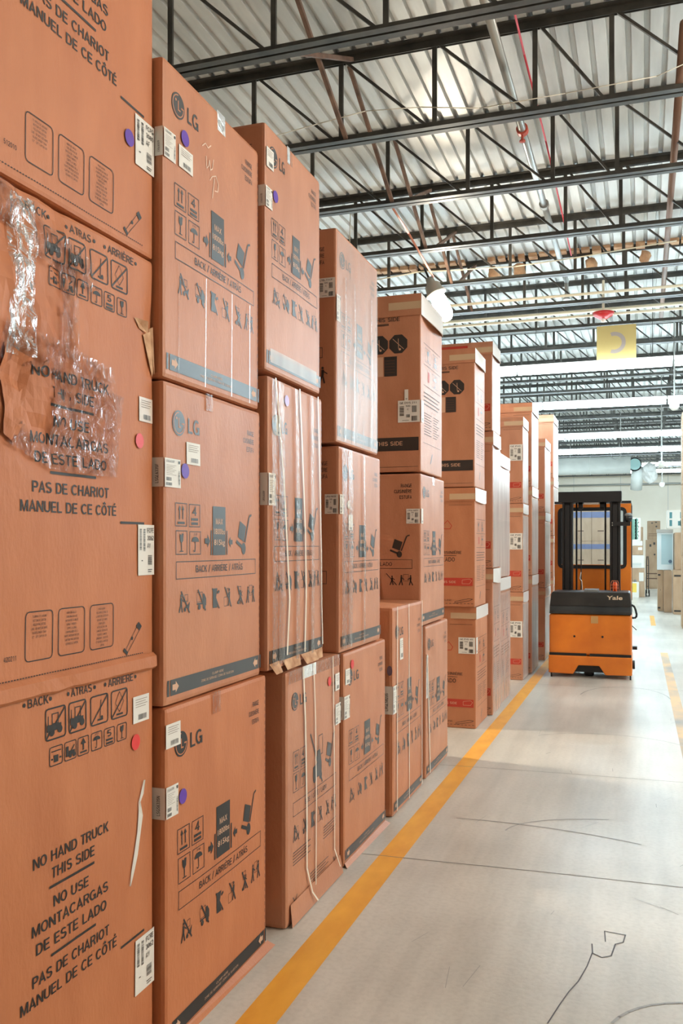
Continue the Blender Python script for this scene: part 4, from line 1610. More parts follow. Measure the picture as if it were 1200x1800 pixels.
for (a, b_) in ((.12, .135), (.27, .285), (.6, .615)):
    film_patch(c, [((a, .02), (b_, .02), (b_, .9), (a, .9))], name='wrap_film', m=TAPE, nx=2, nz=20, amp=.002, seed=int(a * 90) + 5)

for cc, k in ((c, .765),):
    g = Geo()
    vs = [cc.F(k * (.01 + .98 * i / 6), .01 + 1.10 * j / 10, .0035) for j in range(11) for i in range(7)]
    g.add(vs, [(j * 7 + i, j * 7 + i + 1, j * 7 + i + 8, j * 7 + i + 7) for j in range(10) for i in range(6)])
    g.build('painted_sheen', SHEEN_FILM_T, cc.root)  # pale sheet paints the light sheen on this carton front
# column E: one strapped carton ------------------------------------------------
c = Carton(-1.515, 5.46, 6.262, 0, 1.348, 'single strapped carton standing lower than its neighbours, fifth along the floor', m=KRAFT_G, seed=41)
c.front = lg_front(.80, 1.344, 1.13)
c.body(.022)
c.strap([(.085, 1.345), (.085, .02)], .012)
c.strap([(.39, 1.345), (.395, .02)], .012)
c.strap([(.765, 1.345), (.765, .02)], .012)
c.sticker(.16, .99, .235, 1.13, 'small')
c.sticker(.0, .66, .075, .84, 'wide', code='LRGL5823S', wrap=.085)
g = Geo()
g.add([c.S(-.02 + .018 * math.cos(2 * PI * k / 20), .94 + .032 * math.sin(2 * PI * k / 20), .002) for k in range(20)], [tuple(range(20))])
g.build('round_sticker', mat('dark_dot', lin(120, 96, 110), .4), c.root)

# column F ------------------------------------------------------------------
c = Carton(-1.53, 6.43, 7.215, 0, 1.142, 'carton at the floor behind the single strapped carton, bottom of the sixth stack', m=KRAFT_F, seed=51)
c.front = lg_front(.785, 1.138, .955)
c.body(.018)
c.strap([(.02, .93), (.05, .7), (.09, .3), (.12, .02)], .02)
c.tape(.0, .60, .06, .92)
c = Carton(-1.53, 6.272, 7.075, 1.152, 2.272, 'range carton with hand truck print on its dim side, middle of the sixth stack', m=KRAFT_F, seed=52)
c.front = lg_front(.803, 1.116, .94)
sd = c.side
for i, s in enumerate(('RANGE', 'CUISINIÈRE', 'ESTUFA')):
    sd.textr(s, -.066, 1.015 - i * .042, .026, 1, .005)
pic_handtruck(sd, -.16, .526, 1.0)
sd.frame(-.66, .42, -.062, .488, .003)
sd.text('SIDE / CÔTÉ / LADO', -.56, -.215, .44, .028)
pic_man(sd, -.145, .30, .075, 1)
pic_man(sd, -.075, .30, .075, -1)
sd.frame(-.13, .33, -.09, .38, .002)
pic_man(sd, -.215, .30, .07, 1)
sd.line((-.26, .385), (-.18, .30), .005)
c.body(.014)
c.sticker(-.107, .75, -.004, .858, 'ge', face='S', code='LRGL5825')
c.sticker(.004, .75, .06, .86, 'blank')
c.tape(.36, 1.05, .43, 1.114)
g = Geo()
g.add([c.S(-.42, 1.10, .004), c.S(-.40, 1.10, .004), c.S(-.255, .03, .004), c.S(-.28, .03, .004)], [(0, 1, 2, 3)])
g.build('film_streak', TAPE, c.root)


def ge_carton(x, y0, y1, z0, z1, label, seed, m=KRAFT_F, black=True, lid=True, D=.76, side_band=True, ship=None, lid_h=.13, sag=.022, txt=True, sheen=None):
    c = Carton(x, y0, y1, z0, z1, label, D=D, m=m, seed=seed, rough=.002, bulge=.003)
    H, W = c.H, c.W
    sd, P = c.side, c.front
    if black:
        k = H / 1.30
        sd.text('THIS SIDE', -.36, -.155, 1.115 * k, .030, 1, .01)
        sd.rect(-.33, 1.085 * k, -.24, 1.10 * k, 4)
        for x_ in (-.315, -.168):
            pts = [(x_ + .074 * math.cos(PI / 8 + q * PI / 4), (.945 + .074 * math.sin(PI / 8 + q * PI / 4)) * k) for q in range(8)]
            sd.poly(pts, 1)
            sd.line((x_ - .042, .985 * k), (x_ + .042, .905 * k), .004, 2, 2)
            sd.line((x_ + .002, .91 * k), (x_, .985 * k), .004, 2, 2)
            sd.disc(x_ + .012, .905 * k, .009, 2, 10, lay=2)
        sd.rect(-.275, .71 * k, -.178, .855 * k)
        sd.rect(-.36, .71 * k, -.283, .855 * k, 2)
        for i in range(5):
            sd.rect(-.27, (.735 + i * .022) * k, -.195, (.739 + i * .022) * k, 4, 2)
        sd.rect(-.6, .155 * k, -.015, .254 * k)
        sd.text('THIS SIDE', -.34, -.135, .195 * k, .030, 2, .01, 2)
        sd.rect(-.6, .035, -.02, .0375)
    elif side_band:
        sd.rect(-.7, .20, -.02, .275, 3)
        sd.text('THIS SIDE', -.33, -.18, .225, .022, 2, .01, 2)
        sd.path([(-.12, .22), (-.05, .22), (-.03, .25), (-.05, .265), (-.12, .255), (-.12, .22)], .003, 2, 2)
        if txt:
            sd.text('CUISINIÈRE', -.345, -.125, .503, .026, 1, .006)
            sd.rect(-.36, .484, -.175, .488)
            sd.text('LADO', -.31, -.19, .43, .040, 1, .01)
            sd.path([(-.31, .77), (-.26, .82), (-.22, .77), (-.235, .74), (-.29, .74), (-.31, .77)], .006, 3)
        sd.text('CUT LINE', -.36, -.22, .055, .016, 4)
        sd.path([(-.19, .035), (-.05, .06), (-.02, .075), (-.06, .08), (-.19, .05), (-.19, .035)], .004)
        s = -.7
        while s < -.02:
            sd.rect(s, .03, s + .02, .034, 1)
            s += .035
        sd.line((-.25, H * .86), (-.03, H * .86), .003, 4)
    # aisle face: ruled lines, pictograms, columns of small type
    for q in (.74, .62, .50):
        P.line((W * .12, H * q), (W * .9, H * q), .004, 4)
    pic_glass(P, W * .18, H * .64, W * .42, H * .72)
    pic_num(P, W * .52, H * .64, W * .76, H * .72, '6')
    P.rect(W * .3, H * .53, W * .36, H * .59, 3)
    pic_umb(P, W * .5, H * .52, W * .76, H * .60)
    for i in range(4):
        P.rect(W * .12, H * (.455 - i * .022), W * (.86 - .08 * (i % 2)), H * (.461 - i * .022), 4)
    for i in range(9):
        P.rect(W * .14, H * (.34 - i * .015), W * (.46 - .05 * (i % 2)), H * (.344 - i * .015), 4)
        P.rect(W * .54, H * (.34 - i * .015), W * (.84 - .06 * (i % 3)), H * (.344 - i * .015), 4)
    P.line((W * .1, H * .17), (W * .92, H * .17), .003, 4)
    P.line((W * .42, H * .06), (W * .5, H * .12), .018, 1)
    c.body(.010, (5, 7))
    if sheen:
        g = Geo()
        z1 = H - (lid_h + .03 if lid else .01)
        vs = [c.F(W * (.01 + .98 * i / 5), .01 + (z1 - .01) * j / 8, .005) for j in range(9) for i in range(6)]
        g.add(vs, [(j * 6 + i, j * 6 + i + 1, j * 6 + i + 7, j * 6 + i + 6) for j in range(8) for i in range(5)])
        g.build('painted_sheen', sheen, c.root)  # pale sheet paints bright aisle light over the carton front
    if lid:
        c.lid(lid_h, sag, LID_SHEEN)
        t = Geo()
        zt = H - .105
        t.add([c.S(-.24, zt, .0085), c.S(.004, zt, .0085), c.S(.004, zt + .055, .0085), c.S(-.24, zt + .055, .0085)], [(0, 1, 2, 3)])
        t.build('packing_tape', BROWNTAPE, c.root)
    if ship:
        c.sticker(ship[0], ship[1], -.004, ship[2], 'ge', face='S', code=ship[3])
        c.sticker(.004, ship[1], .08, ship[2], 'blank')
    return c


c = ge_carton(-1.53, 6.272, 6.99, 2.282, 3.575, 'taped carton with octagon pictograms at the top of the sixth stack', 53, ship=(-.17, .36, .52, 'GE DWS 211'), lid_h=.15, sag=.05)
c.sticker(-.12, .52, -.092, .60, 'blank', face='S')
# column G ------------------------------------------------------------------
ge_carton(-1.5, 8.34, 9.0, 0, 1.152, 'carton with red side band and white shipping label on the floor beside the empty gap', 61, m=KRAFT_G, black=False, ship=(-.165, .71, .865, 'GE PVD 45'), lid_h=.11, sag=.004)
ge_carton(-1.5, 8.29, 8.90, 1.158, 2.285, 'carton with red side band in the middle of the stack beside the empty gap', 62, m=KRAFT_G, black=False, lid_h=.12, sag=.02)
ge_carton(-1.5, 8.285, 8.84, 2.293, 3.60, 'carton with octagon pictograms on top of the stack beside the empty gap', 63, m=KRAFT_F, lid_h=.13, sag=.025)
# columns H, I --------------------------------------------------------------
c = ge_carton(-1.455, 9.06, 9.56, 0, 1.50, 'slim taped carton on the floor in the stack just past the empty gap', 71, m=KRAFT_S, sheen=SHEEN_FILM_T, black=False, D=.7, txt=False)
c = ge_carton(-1.455, 9.06, 9.56, 1.506, 2.905, 'slim taped carton in the middle of the stack just past the empty gap', 72, m=KRAFT_S, sheen=SHEEN_FILM, black=False, D=.7, txt=False, sag=.03)
c = ge_carton(-1.455, 9.03, 9.53, 2.912, 3.82, 'carton with a red printed edge topping the stack just past the empty gap', 73, m=KRAFT_S, sheen=SHEEN_FILM, black=False, D=.8, txt=False, sag=.03)
g = Geo()
g.add([c.S(-.75, .80, .0125), c.S(-.25, .80, .0125), c.S(-.25, .88, .0125), c.S(-.75, .88, .0125)], [(0, 1, 2, 3)])
g.build('red_tape', INKR, c.root)
ge_carton(-1.47, 9.62, 10.42, 0, 1.38, 'carton with crinkled taped top, lower half of the low two carton stack', 74, m=KRAFT_S, sheen=SHEEN_FILM_T, black=False, D=.7, txt=False, sag=.004)
ge_carton(-1.47, 9.62, 10.36, 1.386, 2.74, 'upper carton of the low two carton stack', 75, m=KRAFT_S, sheen=SHEEN_FILM, black=False, D=.7, txt=False, sag=.012)
# columns J, K, L, M ----------------------------------------------------------
JK = ((-1.465, 11.53, 12.08, (0, 1.135, 2.28, 3.40), 'stack showing three white shipping labels', .55, ('bottom', 'middle', 'top')),
      (-1.43, 12.2, 12.95, (0, 1.33, 2.54, 3.68), 'tall orange lit stack left of the forklift mast', .75, ('bottom', 'middle', 'top')),
      (-1.40, 13.62, 14.4, (0, 1.10, 2.24, 3.35), 'stack directly left of the forklift cab', .6, ('bottom', 'middle', 'top')),
      (-1.43, 15.25, 16.1, (0, 1.2, 1.9, 2.87, 3.94), 'farthest tall stack showing above the forklift', .7, ('bottom', 'second', 'third', 'top')))
sd_ = 80
for (x, ya, yb, zs, lb, D_, nm) in JK:
    for i in range(len(zs) - 1):
        sd_ += 1
        ge_carton(x, ya, yb, zs[i], zs[i + 1] - .005, nm[i] + ' carton of the ' + lb, sd_, m=KRAFT_S, sheen=SHEEN_FILM, black=False, D=D_, txt=False,
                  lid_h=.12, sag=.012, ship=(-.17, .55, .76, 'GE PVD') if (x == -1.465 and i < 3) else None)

# ------------------------------------------------------------------ the forklift
fk = thing('forklift', (-.66, 12.0, 0), 'orange and black order picker forklift parked at the end of the carton row', 'forklift')
OX, OY = -.66, 12.0
q = lambda x, y, z: (x - OX, y - OY, z)


def fbuild(name, g, m, smooth=False, parent=None, bevel=0.0):
    o = g.build(name, m, parent or fk, smooth)
    if bevel:
        md = o.modifiers.new('bevel', 'BEVEL')
        md.width = bevel
        md.segments = 3
        md.limit_method = 'ANGLE'
    return o


xl, xr = -1.178, -.138
g = Geo()
g.prism([(xl - OX, -.02), (xr - OX, -.02), (xr - OX, .72), (xl - OX, .72)], 'z', .30, .835)
chassis = fbuild('chassis', g, ORANGE, bevel=.03)
g = Geo()
for x, z in ((-.854, .545), (-.499, .548)):
    g.lathe(q(x, 11.975, z), [(0, -.004), (.014, -.004), (.014, .004), (0, .004)], 12, 0, 'y')
fbuild('bolt', g, BLACKM, parent=chassis)
g = Geo()
g.box(q(-.645, 11.974, .72), q(-.555, 11.977, .815))
fbuild('worn_label', g, mat('worn_label', lin(196, 150, 92), .6), parent=chassis)
g = Geo()
g.prism([(xl - .006 - OX, .058), (-.87 - OX, .05), (-.802 - OX, .168), (-.54 - OX, .168), (-.465 - OX, .052), (xr + .004 - OX, .058), (xr + .004 - OX, .29), (xl - .006 - OX, .29)], 'y', -.045, .70)
fbuild('bumper', g, ORANGE, bevel=.012)
for a, b_ in ((xl + .002, -.702), (-.66, xr - .004)):
    g = Geo()
    g.box(q(a, 11.968, .288), q(b_, 12.0, .324))
    fbuild('bumper_strip', g, RUBBER)
g = Geo()
g.prism([(xl - .004 - OX, .838), (xl - .002 - OX, .93), (-1.158 - OX, 1.10), (-1.14 - OX, 1.122), (-.175 - OX, 1.128), (-.157 - OX, 1.11), (xr - .004 - OX, .93), (xr + .002 - OX, .838)], 'y', .05, .60)
g2 = Geo()
hood = fbuild('hood', g, BLACKP, bevel=.015)
g = Geo()
g.prism([(-.035, .838), (.06, .838), (.06, .935), (.03, .935), (-.02, .885), (-.035, .875)], 'x', xl + .004 - OX, xr - .004 - OX)
fbuild('hood_lip', g, BLACKP, parent=hood, bevel=.008)
g = Geo()
for x in (-.85, -.50):
    g.box(q(x - .02, 11.963, .868), q(x + .02, 11.97, .878))
fbuild('latch', g, BLACKM, parent=hood)
g = Geo()
g.box(q(-.74, 12.1, 1.125), q(-.562, 12.4, 1.155))
fbuild('hood_handle', g, GREYP, parent=hood)
P = Print()
P.text('Yale', -.455, -.255, 1.03, .052, 0, .02)
g = Geo()
for pts, fs, mi, lay in P.items:
    g.add([q(p[0] + (p[1] - 1.03) * .12, 12.047, p[1]) for p in pts], fs)
o = fbuild('badge', g, BADGE)
o['label'] = 'cream Yale lettering'
g = Geo()
g.box(q(xl + .05, 12.06, .07), q(xr - .05, 12.65, .285))
fbuild('painted_under_shade', g, BLACKM)  # black block added to stand for the shadow under the chassis
# mast
for a, b_ in ((-1.075, -.935), (-.436, -.297)):
    g = Geo()
    cx = (a + b_) / 2
    g.box(q(a, 12.76, .08), q(a + .03, 12.92, 2.34))
    g.box(q(b_ - .03, 12.76, .08), q(b_, 12.92, 2.34))
    g.box(q(a + .03, 12.82, .08), q(b_ - .03, 12.86, 2.34))
    g.box(q(a + .038, 12.74, .08), q(b_ - .038, 12.82, 2.30))
    fbuild('mast_upright', g, BLACKM)
g = Geo()
g.box(q(-1.127, 12.72, 2.335), q(-.280, 12.92, 2.485))
fbuild('mast_crossbar', g, BLACKM, bevel=.008)
g = Geo()
g.box(q(-.78, 12.74, 2.305), q(-.58, 12.78, 2.33))
fbuild('mast_plate', g, CHROME)
for x in (-.8885, -.8265, -.499):
    g = Geo()
    g.bar(q(x, 12.88, .9), q(x, 12.88, 2.34), .013 if x < -.85 or x > -.6 else .008, 6)
    fbuild('lift_chain', g, BLACKM)
for x in (-.83, -.54):
    g = Geo()
    g.lathe(q(x, 12.84, 2.29), [(0, -.03), (.05, -.03), (.05, .03), (0, .03)], 14, 0, 'x')
    fbuild('chain_pulley', g, BLACKM)
g = Geo()
g.tube([q(-.82, 12.75, 1.36), q(-.835, 12.75, 1.27), q(-.81, 12.75, 1.24), q(-.80, 12.75, 1.1)], .007, 6)
fbuild('hanging_cord', g, CHROME)
# operator compartment with window
g = Geo()
cx0, cx1, cz0, cz1 = -1.229, -.163, .9, 2.335
wx0, wx1, wz0, wz1 = -1.16, -.245, 1.46, 2.24
g.box(q(cx0, 13.28, cz0), q(wx0, 13.32, cz1))
g.box(q(wx1, 13.28, cz0), q(cx1, 13.32, cz1))
g.box(q(wx0, 13.28, cz0), q(wx1, 13.32, wz0))
g.box(q(wx0, 13.28, wz1), q(wx1, 13.32, cz1))
g.box(q(cx0, 13.321, cz0), q(cx0 + .03, 14.2, 1.4))
g.box(q(cx1 - .03, 13.321, cz0), q(cx1, 14.2, 1.4))
cab = fbuild('operator_panel', g, ORANGE)
P = Print()
P.frame(-1.182, 1.40, -.222, 2.285, .05, 0, .07)
g = Geo()
for pts, fs, mi, lay in P.items:
    n0 = len(pts)
    g.add([q(p[0], 13.262, p[1]) for p in pts] + [q(p[0], 13.279, p[1]) for p in pts], fs + [tuple(i + n0 for i in f) for f in fs] + [(i, (i + 1) % (n0 // 2), (i + 1) % (n0 // 2) + n0, i + n0) for i in range(n0 // 2)]
          + [(n0 // 2 + i, n0 // 2 + (i + 1) % (n0 // 2), n0 // 2 + (i + 1) % (n0 // 2) + n0, n0 // 2 + i + n0) for i in range(n0 // 2)])
fbuild('window_seal', g, RUBBER, parent=cab)
g = Geo()
g.box(q(wx0 + .002, 13.296, wz0 + .002), q(wx1 - .002, 13.302, wz1 - .002))
fbuild('window_pane', g, GLASS, parent=cab)
g = Geo()
g.box(q(cx0, 13.28, 2.345), q(cx1, 14.3, 2.375))
for x in (cx0 + .03, cx1 - .03):
    g.bar(q(x, 14.2, .9), q(x, 14.2, 2.345), .025, 4)
fbuild('overhead_guard', g, BLACKM)
g = Geo()
g.box(q(-1.20, 13.33, .14), q(-.19, 14.25, .2))
fbuild('operator_platform', g, BLACKM)
for x in (-.93, -.40):
    g = Geo()
    g.box(q(x - .06, 14.3, .08), q(x + .06, 15.2, .12))
    g.box(q(x - .06, 14.26, .08), q(x + .06, 14.3, .5))
    fbuild('fork', g, BLACKM)
# arm with a work light on the right upright
g = Geo()
g.box(q(-.417, 12.70, 2.005), q(-.165, 12.74, 2.06))
arm = fbuild('lamp_arm', g, BLACKM)
g = Geo()
for z in (2.015, 2.045):
    g.lathe(q(-.40, 12.697, z), [(0, -.003), (.008, -.003), (.008, .003), (0, .003)], 10, 0, 'y')
fbuild('bolt', g, CHROME, parent=arm)
g = Geo()
g.lathe(q(-.190, 12.72, 2.06), [(0, 0), (.035, .0), (.052, .03), (.055, .08), (0, .08)], 18)
lampo = fbuild('work_light', g, BLACKM, True)
g = Geo()
g.lathe(q(-.190, 12.72, 2.142), [(.05, 0), (.05, .022), (.03, .036), (0, .04)], 18)
fbuild('light_cap', g, GREYP, True, lampo)
# warning beacon in a wire cage
g = Geo()
g.lathe(q(-.357, 12.35, 1.128), [(0, 0), (.032, 0), (.032, .09), (.026, .115), (0, .12)], 16)
bc = fbuild('beacon', g, BEACON, True)
g = Geo()
for x in (-.055, -.02, .02, .055):
    g.tube([q(-.357 + x, 12.30, 1.128), q(-.357 + x * .85, 12.30, 1.24), q(-.357 + x * .6, 12.31, 1.268)], .0035, 6)
for z in (1.17, 1.21, 1.265):
    k = .055 if z < 1.25 else .04
    g.tube([q(-.357 - k, 12.30, z), q(-.357 + k, 12.30, z)], .0035, 6)
fbuild('beacon_cage', g, mat('orange_wire', lin(226, 130, 90), .5), parent=bc)
# hose loop, wheels
g = Geo()
hp = [(-.15, 12.2, .955), (-.125, 12.2, .95), (-.105, 12.2, .925), (-.09, 12.2, .88), (-.08, 12.2, .83), (-.088, 12.2, .795), (-.11, 12.2, .787), (-.15, 12.2, .79)]
g.tube([q(*p) for p in hp], .013, 8)
fbuild('hose', g, RUBBER, True)
g = Geo()
g.tube([q(-.145, 12.2, .69), q(-.082, 12.2, .63)], .006, 6)
fbuild('lever', g, RUBBER)
g = Geo()
g.lathe(q(-.68, 12.22, .125), [(0, -.06), (.11, -.06), (.124, -.045), (.124, .045), (.11, .06), (0, .06)], 24, 0, 'x')
fbuild('drive_wheel', g, RUBBER, True)
for x in (-1.15, -.155):
    g = Geo()
    g.box(q(x - .01, 11.99, .0), q(x + .01, 12.02, .06))
    fbuild('guard_skid', g, BLACKM)
for x in (-1.06, -.26):
    g = Geo()
    g.lathe(q(x, 13.6, .08), [(0, -.05), (.07, -.05), (.079, -.035), (.079, .035), (.07, .05), (0, .05)], 18, 0, 'x')
    fbuild('load_wheel', g, RUBBER, True)
g = Geo()
g.lathe(q(-.118, 12.35, .155), [(0, -.015), (.055, -.015), (.06, 0), (.055, .015), (0, .015)], 16, 0, 'x')
fbuild('side_caster', g, BLACKM)
g = Geo()
g.box(q(-.134, 12.3, .36), q(-.075, 12.4, .40))
fbuild('side_step', g, BLACKM)

# ------------------------------------------------------------------ far end of the hall
def plain_box(name, x0, x1, y0, y1, z0, z1, m, label, cat='cardboard box', group=None, marks=None, mats=None):
    r = thing(name, ((x0 + x1) / 2, (y0 + y1) / 2, z0), label, cat, group)
    w_, d_, h_ = x1 - x0, y1 - y0, z1 - z0
    bm = bmesh.new()
    bmesh.ops.create_cube(bm, size=1)
    for v in bm.verts:
        v.co = (v.co.x * w_, v.co.y * d_, (v.co.z + .5) * h_)
    bmesh.ops.bevel(bm, geom=bm.edges[:], offset=min(.012, w_ * .1), segments=2, affect='EDGES')
    bm.verts.index_update()
    g = Geo()
    g.add([v.co for v in bm.verts], [tuple(v.index for v in f.verts) for f in bm.faces])
    bm.free()
    if marks:
        P = Print()
        marks(P, w_, h_)
        P.onto(g, lambda s, z, o: (s - w_ / 2, -d_ / 2 - o * 2, z))
    g.build('body', mats or [m, INK, WHITE, INK2, TEAL, BLUETAPE, GREENP, YLAB], r)
    return r


def m_ink(P, w, h):
    for a, b in ((.3, .86), (.6, .9)):
        P.rect(w * a, h * b, w * (a + .15), h * (b + .05))
    P.rect(w * .1, h * .3, w * .9, h * .32, 3)
    P.rect(w * .1, h * .2, w * .9, h * .22, 3)
    P.disc(w * .7, h * .7, w * .07)


def m_label(P, w, h):
    P.rect(w * .6, h * .55, w * .92, h * .85, 2)


def m_band(P, w, h):
    P.rect(0, h * .72, w, h * .9, 5)
    P.rect(w * .3, h * .3, w * .6, h * .33, 3)


for i, (z0, z1) in enumerate(((.02, .95), (.955, 1.85), (1.855, 2.92))):
    for j, (a, b) in enumerate(((-2.22, -1.595), (-1.59, -.96))):
        plain_box('cardboard_box', a, b, 30, 30.7, z0, z1, KRAFT_T, ('bottom', 'middle', 'top')[i] + (' left' if j == 0 else ' right') + ' blue taped box of the stack seen through the forklift window', group='blue taped boxes beyond the forklift', marks=m_band)
plain_box('shipping_carton', -.40, .05, 31, 31.6, .0, .96, KRAFT_T, 'tan box with white labels at the bottom of the stack right of the forklift', group='boxes right of the forklift', marks=m_label)
plain_box('shipping_carton', -.40, .03, 31, 31.6, .965, 1.39, WHITE, 'white printed box above the tan box right of the forklift', group='boxes right of the forklift', marks=lambda P, w, h: [P.rect(w * .1, h * (.15 + .1 * k), w * .8, h * (.17 + .1 * k), 4) for k in range(3)])
plain_box('shipping_carton', -.40, 0, 31, 31.6, 1.395, 1.70, KRAFT_T, 'thin tan box with one white label in the stack right of the forklift', group='boxes right of the forklift', marks=m_label)
plain_box('shipping_carton', -.40, -.02, 31, 31.6, 1.705, 1.87, WHITE, 'thin white box under the green printed panel box', group='boxes right of the forklift')


def m_green(P, w, h):
    P.rect(w * .05, h * .05, w * .6, h * .95, 6)
    for k in range(7):
        P.disc(w * .6, h * (.12 + k * .13), h * .07, 6)
    for k in range(4):
        P.disc(w * .8, h * (.2 + k * .2), h * .02, 3)


plain_box('shipping_carton', -.40, -.08, 31.1, 31.3, 1.875, 2.64, WHITE, 'upright white box with green scalloped print on the stack right of the forklift', group='boxes right of the forklift', marks=m_green)
plain_box('shipping_carton', -.11, .0, 32.0, 32.5, .0, 2.35, KRAFT_T, 'tall narrow brown box behind the stack right of the forklift', group='boxes right of the forklift')
c = plain_box('detergent_pail', -.37, -.13, 30.5, 30.75, .0, .52, WHITE, 'white jug carton with a yellow label on the floor right of the forklift', 'carton', marks=lambda P, w, h: P.rect(w * .1, h * .35, w * .7, h * .92, 7))
g = Geo()
g.lathe((0, 0, .52), [(0, .07), (.04, .06), (.06, 0), (0, 0)], 12)
g.build('cap', GREYP, c, True)
# hand truck
ht = thing('hand_truck', (.14, 31.2, 0), 'dark hand truck leaning upright beside the box stack right of the forklift', 'hand truck')
for x in (-.03, .03):
    g = Geo()
    g.tube([(x, 0, .12), (x, .05, 1.2), (x * .6, .1, 1.35)], .014, 6)
    g.build('rail', BLACKM, ht)
for z in (.35, .7, 1.05):
    g = Geo()
    g.bar((-.03, .03, z), (.03, .03, z), .01, 6)
    g.build('crossbar', BLACKM, ht)
g = Geo()
g.box((-.06, -.12, .03), (.06, 0, .045))
g.build('toe_plate', BLACKM, ht)
for x in (-.05, .05):
    g = Geo()
    g.lathe((x, .03, .121), [(0, -.018), (.1, -.018), (.12, 0), (.1, .018), (0, .018)], 16, 0, 'x')
    g.build('wheel', RUBBER, ht)
plain_box('shipping_carton', .09, .57, 37, 37.7, 0, 1.93, KRAFT_T, 'tall brown carton standing near the far white wall', group='cartons near the far wall', marks=m_ink)
plain_box('shipping_carton', .15, .64, 37.05, 37.3, 1.935, 2.68, KRAFT_T, 'flat pinkish carton standing on the tall carton near the far wall', group='cartons near the far wall', marks=m_ink)
# white appliance wrapped in film
ap = thing('wrapped_freezer', (.54, 24.9, 1.085), 'white glass door freezer wrapped in film on top of tan boxes', 'freezer')
g = Geo()
g.box((-.19, -.24, 0), (-.09, .3, .97))
g.box((.18, -.24, 0), (.2, .3, .97))
g.box((-.09, -.24, 0), (.18, .3, .14))
g.box((-.09, -.24, .93), (.18, .3, .97))
g.box((-.09, .2, .14), (.18, .3, .93))
g.build('cabinet', PALEW, ap)
g = Geo()
g.box((-.09, -.23, .14), (.18, -.22, .93))
g.build('glass_door', mat('freezer_glass', lin(184, 212, 220), .15), ap)
for z in (.4, .62):
    g = Geo()
    g.box((-.085, -.2, z), (.175, .19, z + .012))
    g.build('shelf', PALEW, ap)
g = Geo()
g.lathe((.13, -.236, .22), [(0, -.005), (.045, -.005), (.045, .008), (0, .008)], 16, 0, 'y')
g.build('dial', mat('blue_grey', lin(92, 116, 140), .4), ap)
g = Geo()
g.box((-.2, -.26, .975), (.2, .31, 1.06))
g.build('foam_cap', mat('grey_foam', lin(190, 186, 180), .8), ap)


def m_corner(P, w, h):
    P.rect(w * .05, h * .06, w * .5, h * .1)
    P.rect(w * .05, h * .86, w * .5, h * .9)
    P.rect(w * .5, h * .5, w * .56, h * .53)


TB = 'tan boxes at the right far end'
plain_box('shipping_carton', .36, .50, 24.7, 25.2, 0, 1.08, KRAFT_T, 'narrow tan box under the left edge of the wrapped freezer', group=TB, marks=m_corner)
plain_box('shipping_carton', .505, .70, 24.2, 25.15, 0, 1.075, KRAFT_T, 'plain tan box in front under the wrapped freezer', group=TB)
plain_box('shipping_carton', .712, 1.1, 23.6, 24.4, 0, 1.10, KRAFT_T, 'wide tan box on the floor at the right far end', group=TB, marks=m_corner)
plain_box('shipping_carton', .76, 1.15, 23.9, 24.6, 1.105, 2.05, KRAFT_T, 'tan box with white label stacked beside the wrapped freezer', group=TB, marks=m_label)


def m_teal(P, w, h):
    for a, b in ((.12, .55), (.12, .12), (.6, .55), (.6, .12)):
        P.rect(w * a, h * b, w * (a + .12), h * (b + .34), 4)
    P.rect(w * .5, h * .15, w * .72, h * .4, 4)


plain_box('shipping_carton', .76, 1.15, 24.65, 25.2, 0, 2.05, KRAFT_T, 'tall tan carton hidden behind the wide tan box at the far right', group=TB)
plain_box('shipping_carton', .57, 1.10, 24.0, 24.5, 2.16, 2.62, WHITE, 'white box with teal pictures on top of the tan boxes at the far right', group=TB, marks=m_teal)
# tall stack just inside the right edge
for i in range(3):
    plain_box('shipping_carton', .765, 1.3, 19.6, 20.3, 1.5 * i + .002, 1.5 * i + 1.495, KRAFT_T, ('bottom', 'middle', 'top')[i] + ' carton of the tall stack cut off by the right edge of the frame', group='stack at the right edge')

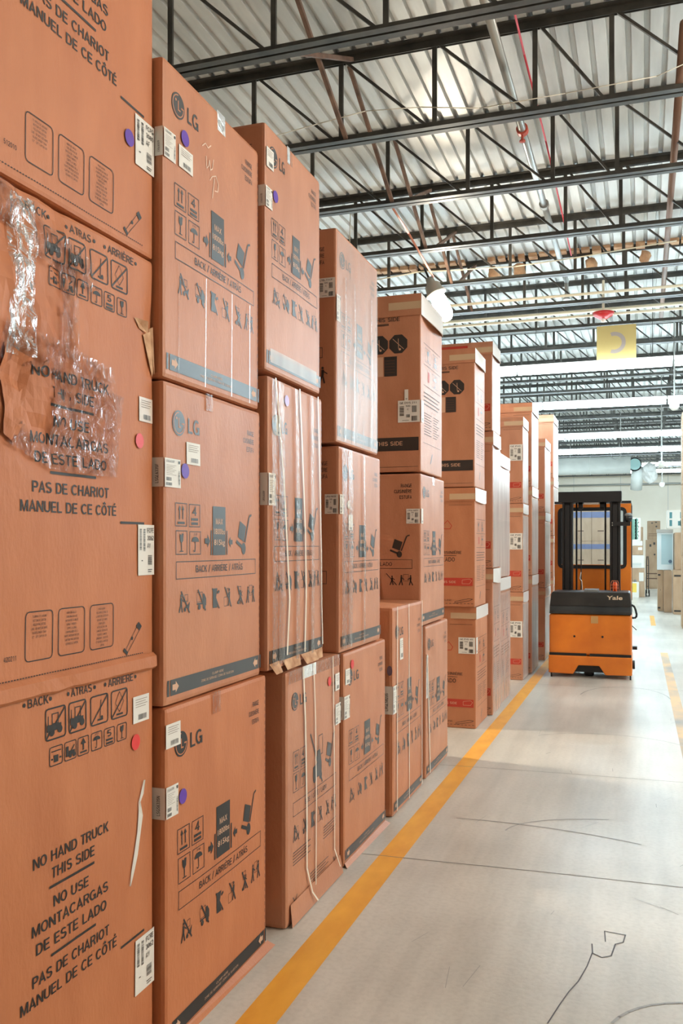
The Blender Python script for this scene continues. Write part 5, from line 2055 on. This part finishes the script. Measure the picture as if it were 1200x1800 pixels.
# ducts ----------------------------------------------------------------------
d = thing('ventilation_duct', (-.3, 33, 4.575), 'big round silver duct crossing the far hall with an open end', 'duct')
g = Geo()
g.bar((-6, 0, 0), (-.12, 0, 0), .31, 24)
g.build('trunk', DUCT, d, True)
for x in (-4.5, -3, -1.5):
    g = Geo()
    g.lathe((x, 0, 0), [(.31, -.02), (.33, -.02), (.33, .02), (.31, .02)], 24, 0, 'x')
    g.build('seam', DUCT, d)
g = Geo()
g.lathe((.02, -.12, 0), [(0, -.02), (.235, -.02), (.235, .3), (.1, .3)], 24, 0, 'y')
el = g.build('elbow_mouth', BLACKM, d, True)
g = Geo()
g.lathe((.02, -.16, 0), [(0, -.01), (.2, -.01), (.2, .015), (0, .015)], 24, 0, 'y')
g.build('blue_damper', DUCTIN, el)
g = Geo()
g.bar((.12, .15, -.1), (.06, .4, -.85), .2, 20)
g.build('drop', DUCT, d, True)
for x in (-4.2, -2.2, -.5):
    g = Geo()
    g.bar((x, 0, .30), (x, 0, 1.53), .012, 6)
    g.build('hanger', PIPE, d)
wi = Geo()
bm = bmesh.new()
bmesh.ops.create_icosphere(bm, subdivisions=3, radius=.27)
for v in bm.verts:
    v.co *= 1 + .35 * noise.noise(v.co * 5)
    v.co.z *= 1.3
bm.verts.index_update()
wi.add([v.co + Vector((.54, .1, -.30)) for v in bm.verts], [tuple(v.index for v in f.verts) for f in bm.faces])
bm.free()
wi.build('insulation_bundle', WRAPW, d)
# pendant sensors
for (x, y, z0, z1, lb) in ((.52, 16.7, 4.15, 5.3, 'white camera dome on a rod near the second row of strip lights'), (.44, 24, 3.74, 5.3, 'white camera dome on a rod beside the duct'),
                           (.57, 30, 3.60, 5.3, 'white camera dome on a rod below the duct insulation')):
    r = thing('camera_dome', (x, y, z0), lb, 'camera', 'ceiling camera domes')
    g = Geo()
    g.bar((0, 0, .12), (0, 0, ZT + .02 - z0), .014, 8)
    g.build('rod', PIPE, r)
    g = Geo()
    g.lathe((0, 0, 0), [(0, .13), (.06, .13), (.085, .1), (.085, .03), (.05, -.02), (0, -.035)], 16)
    g.build('dome', WHITE, r, True)
run('looped_wire', [(-.75 + .13 * math.cos(t * .45), 27.0, 4.35 + .12 * math.sin(t * .45)) for t in range(15)] + [(-.55, 27, 4.5), (-.62, 27, 4.9), (-.62, 27, 6.11)], .008, PIPE, 'loop of loose wire hanging under the third row of strip lights', 'cable', 6)
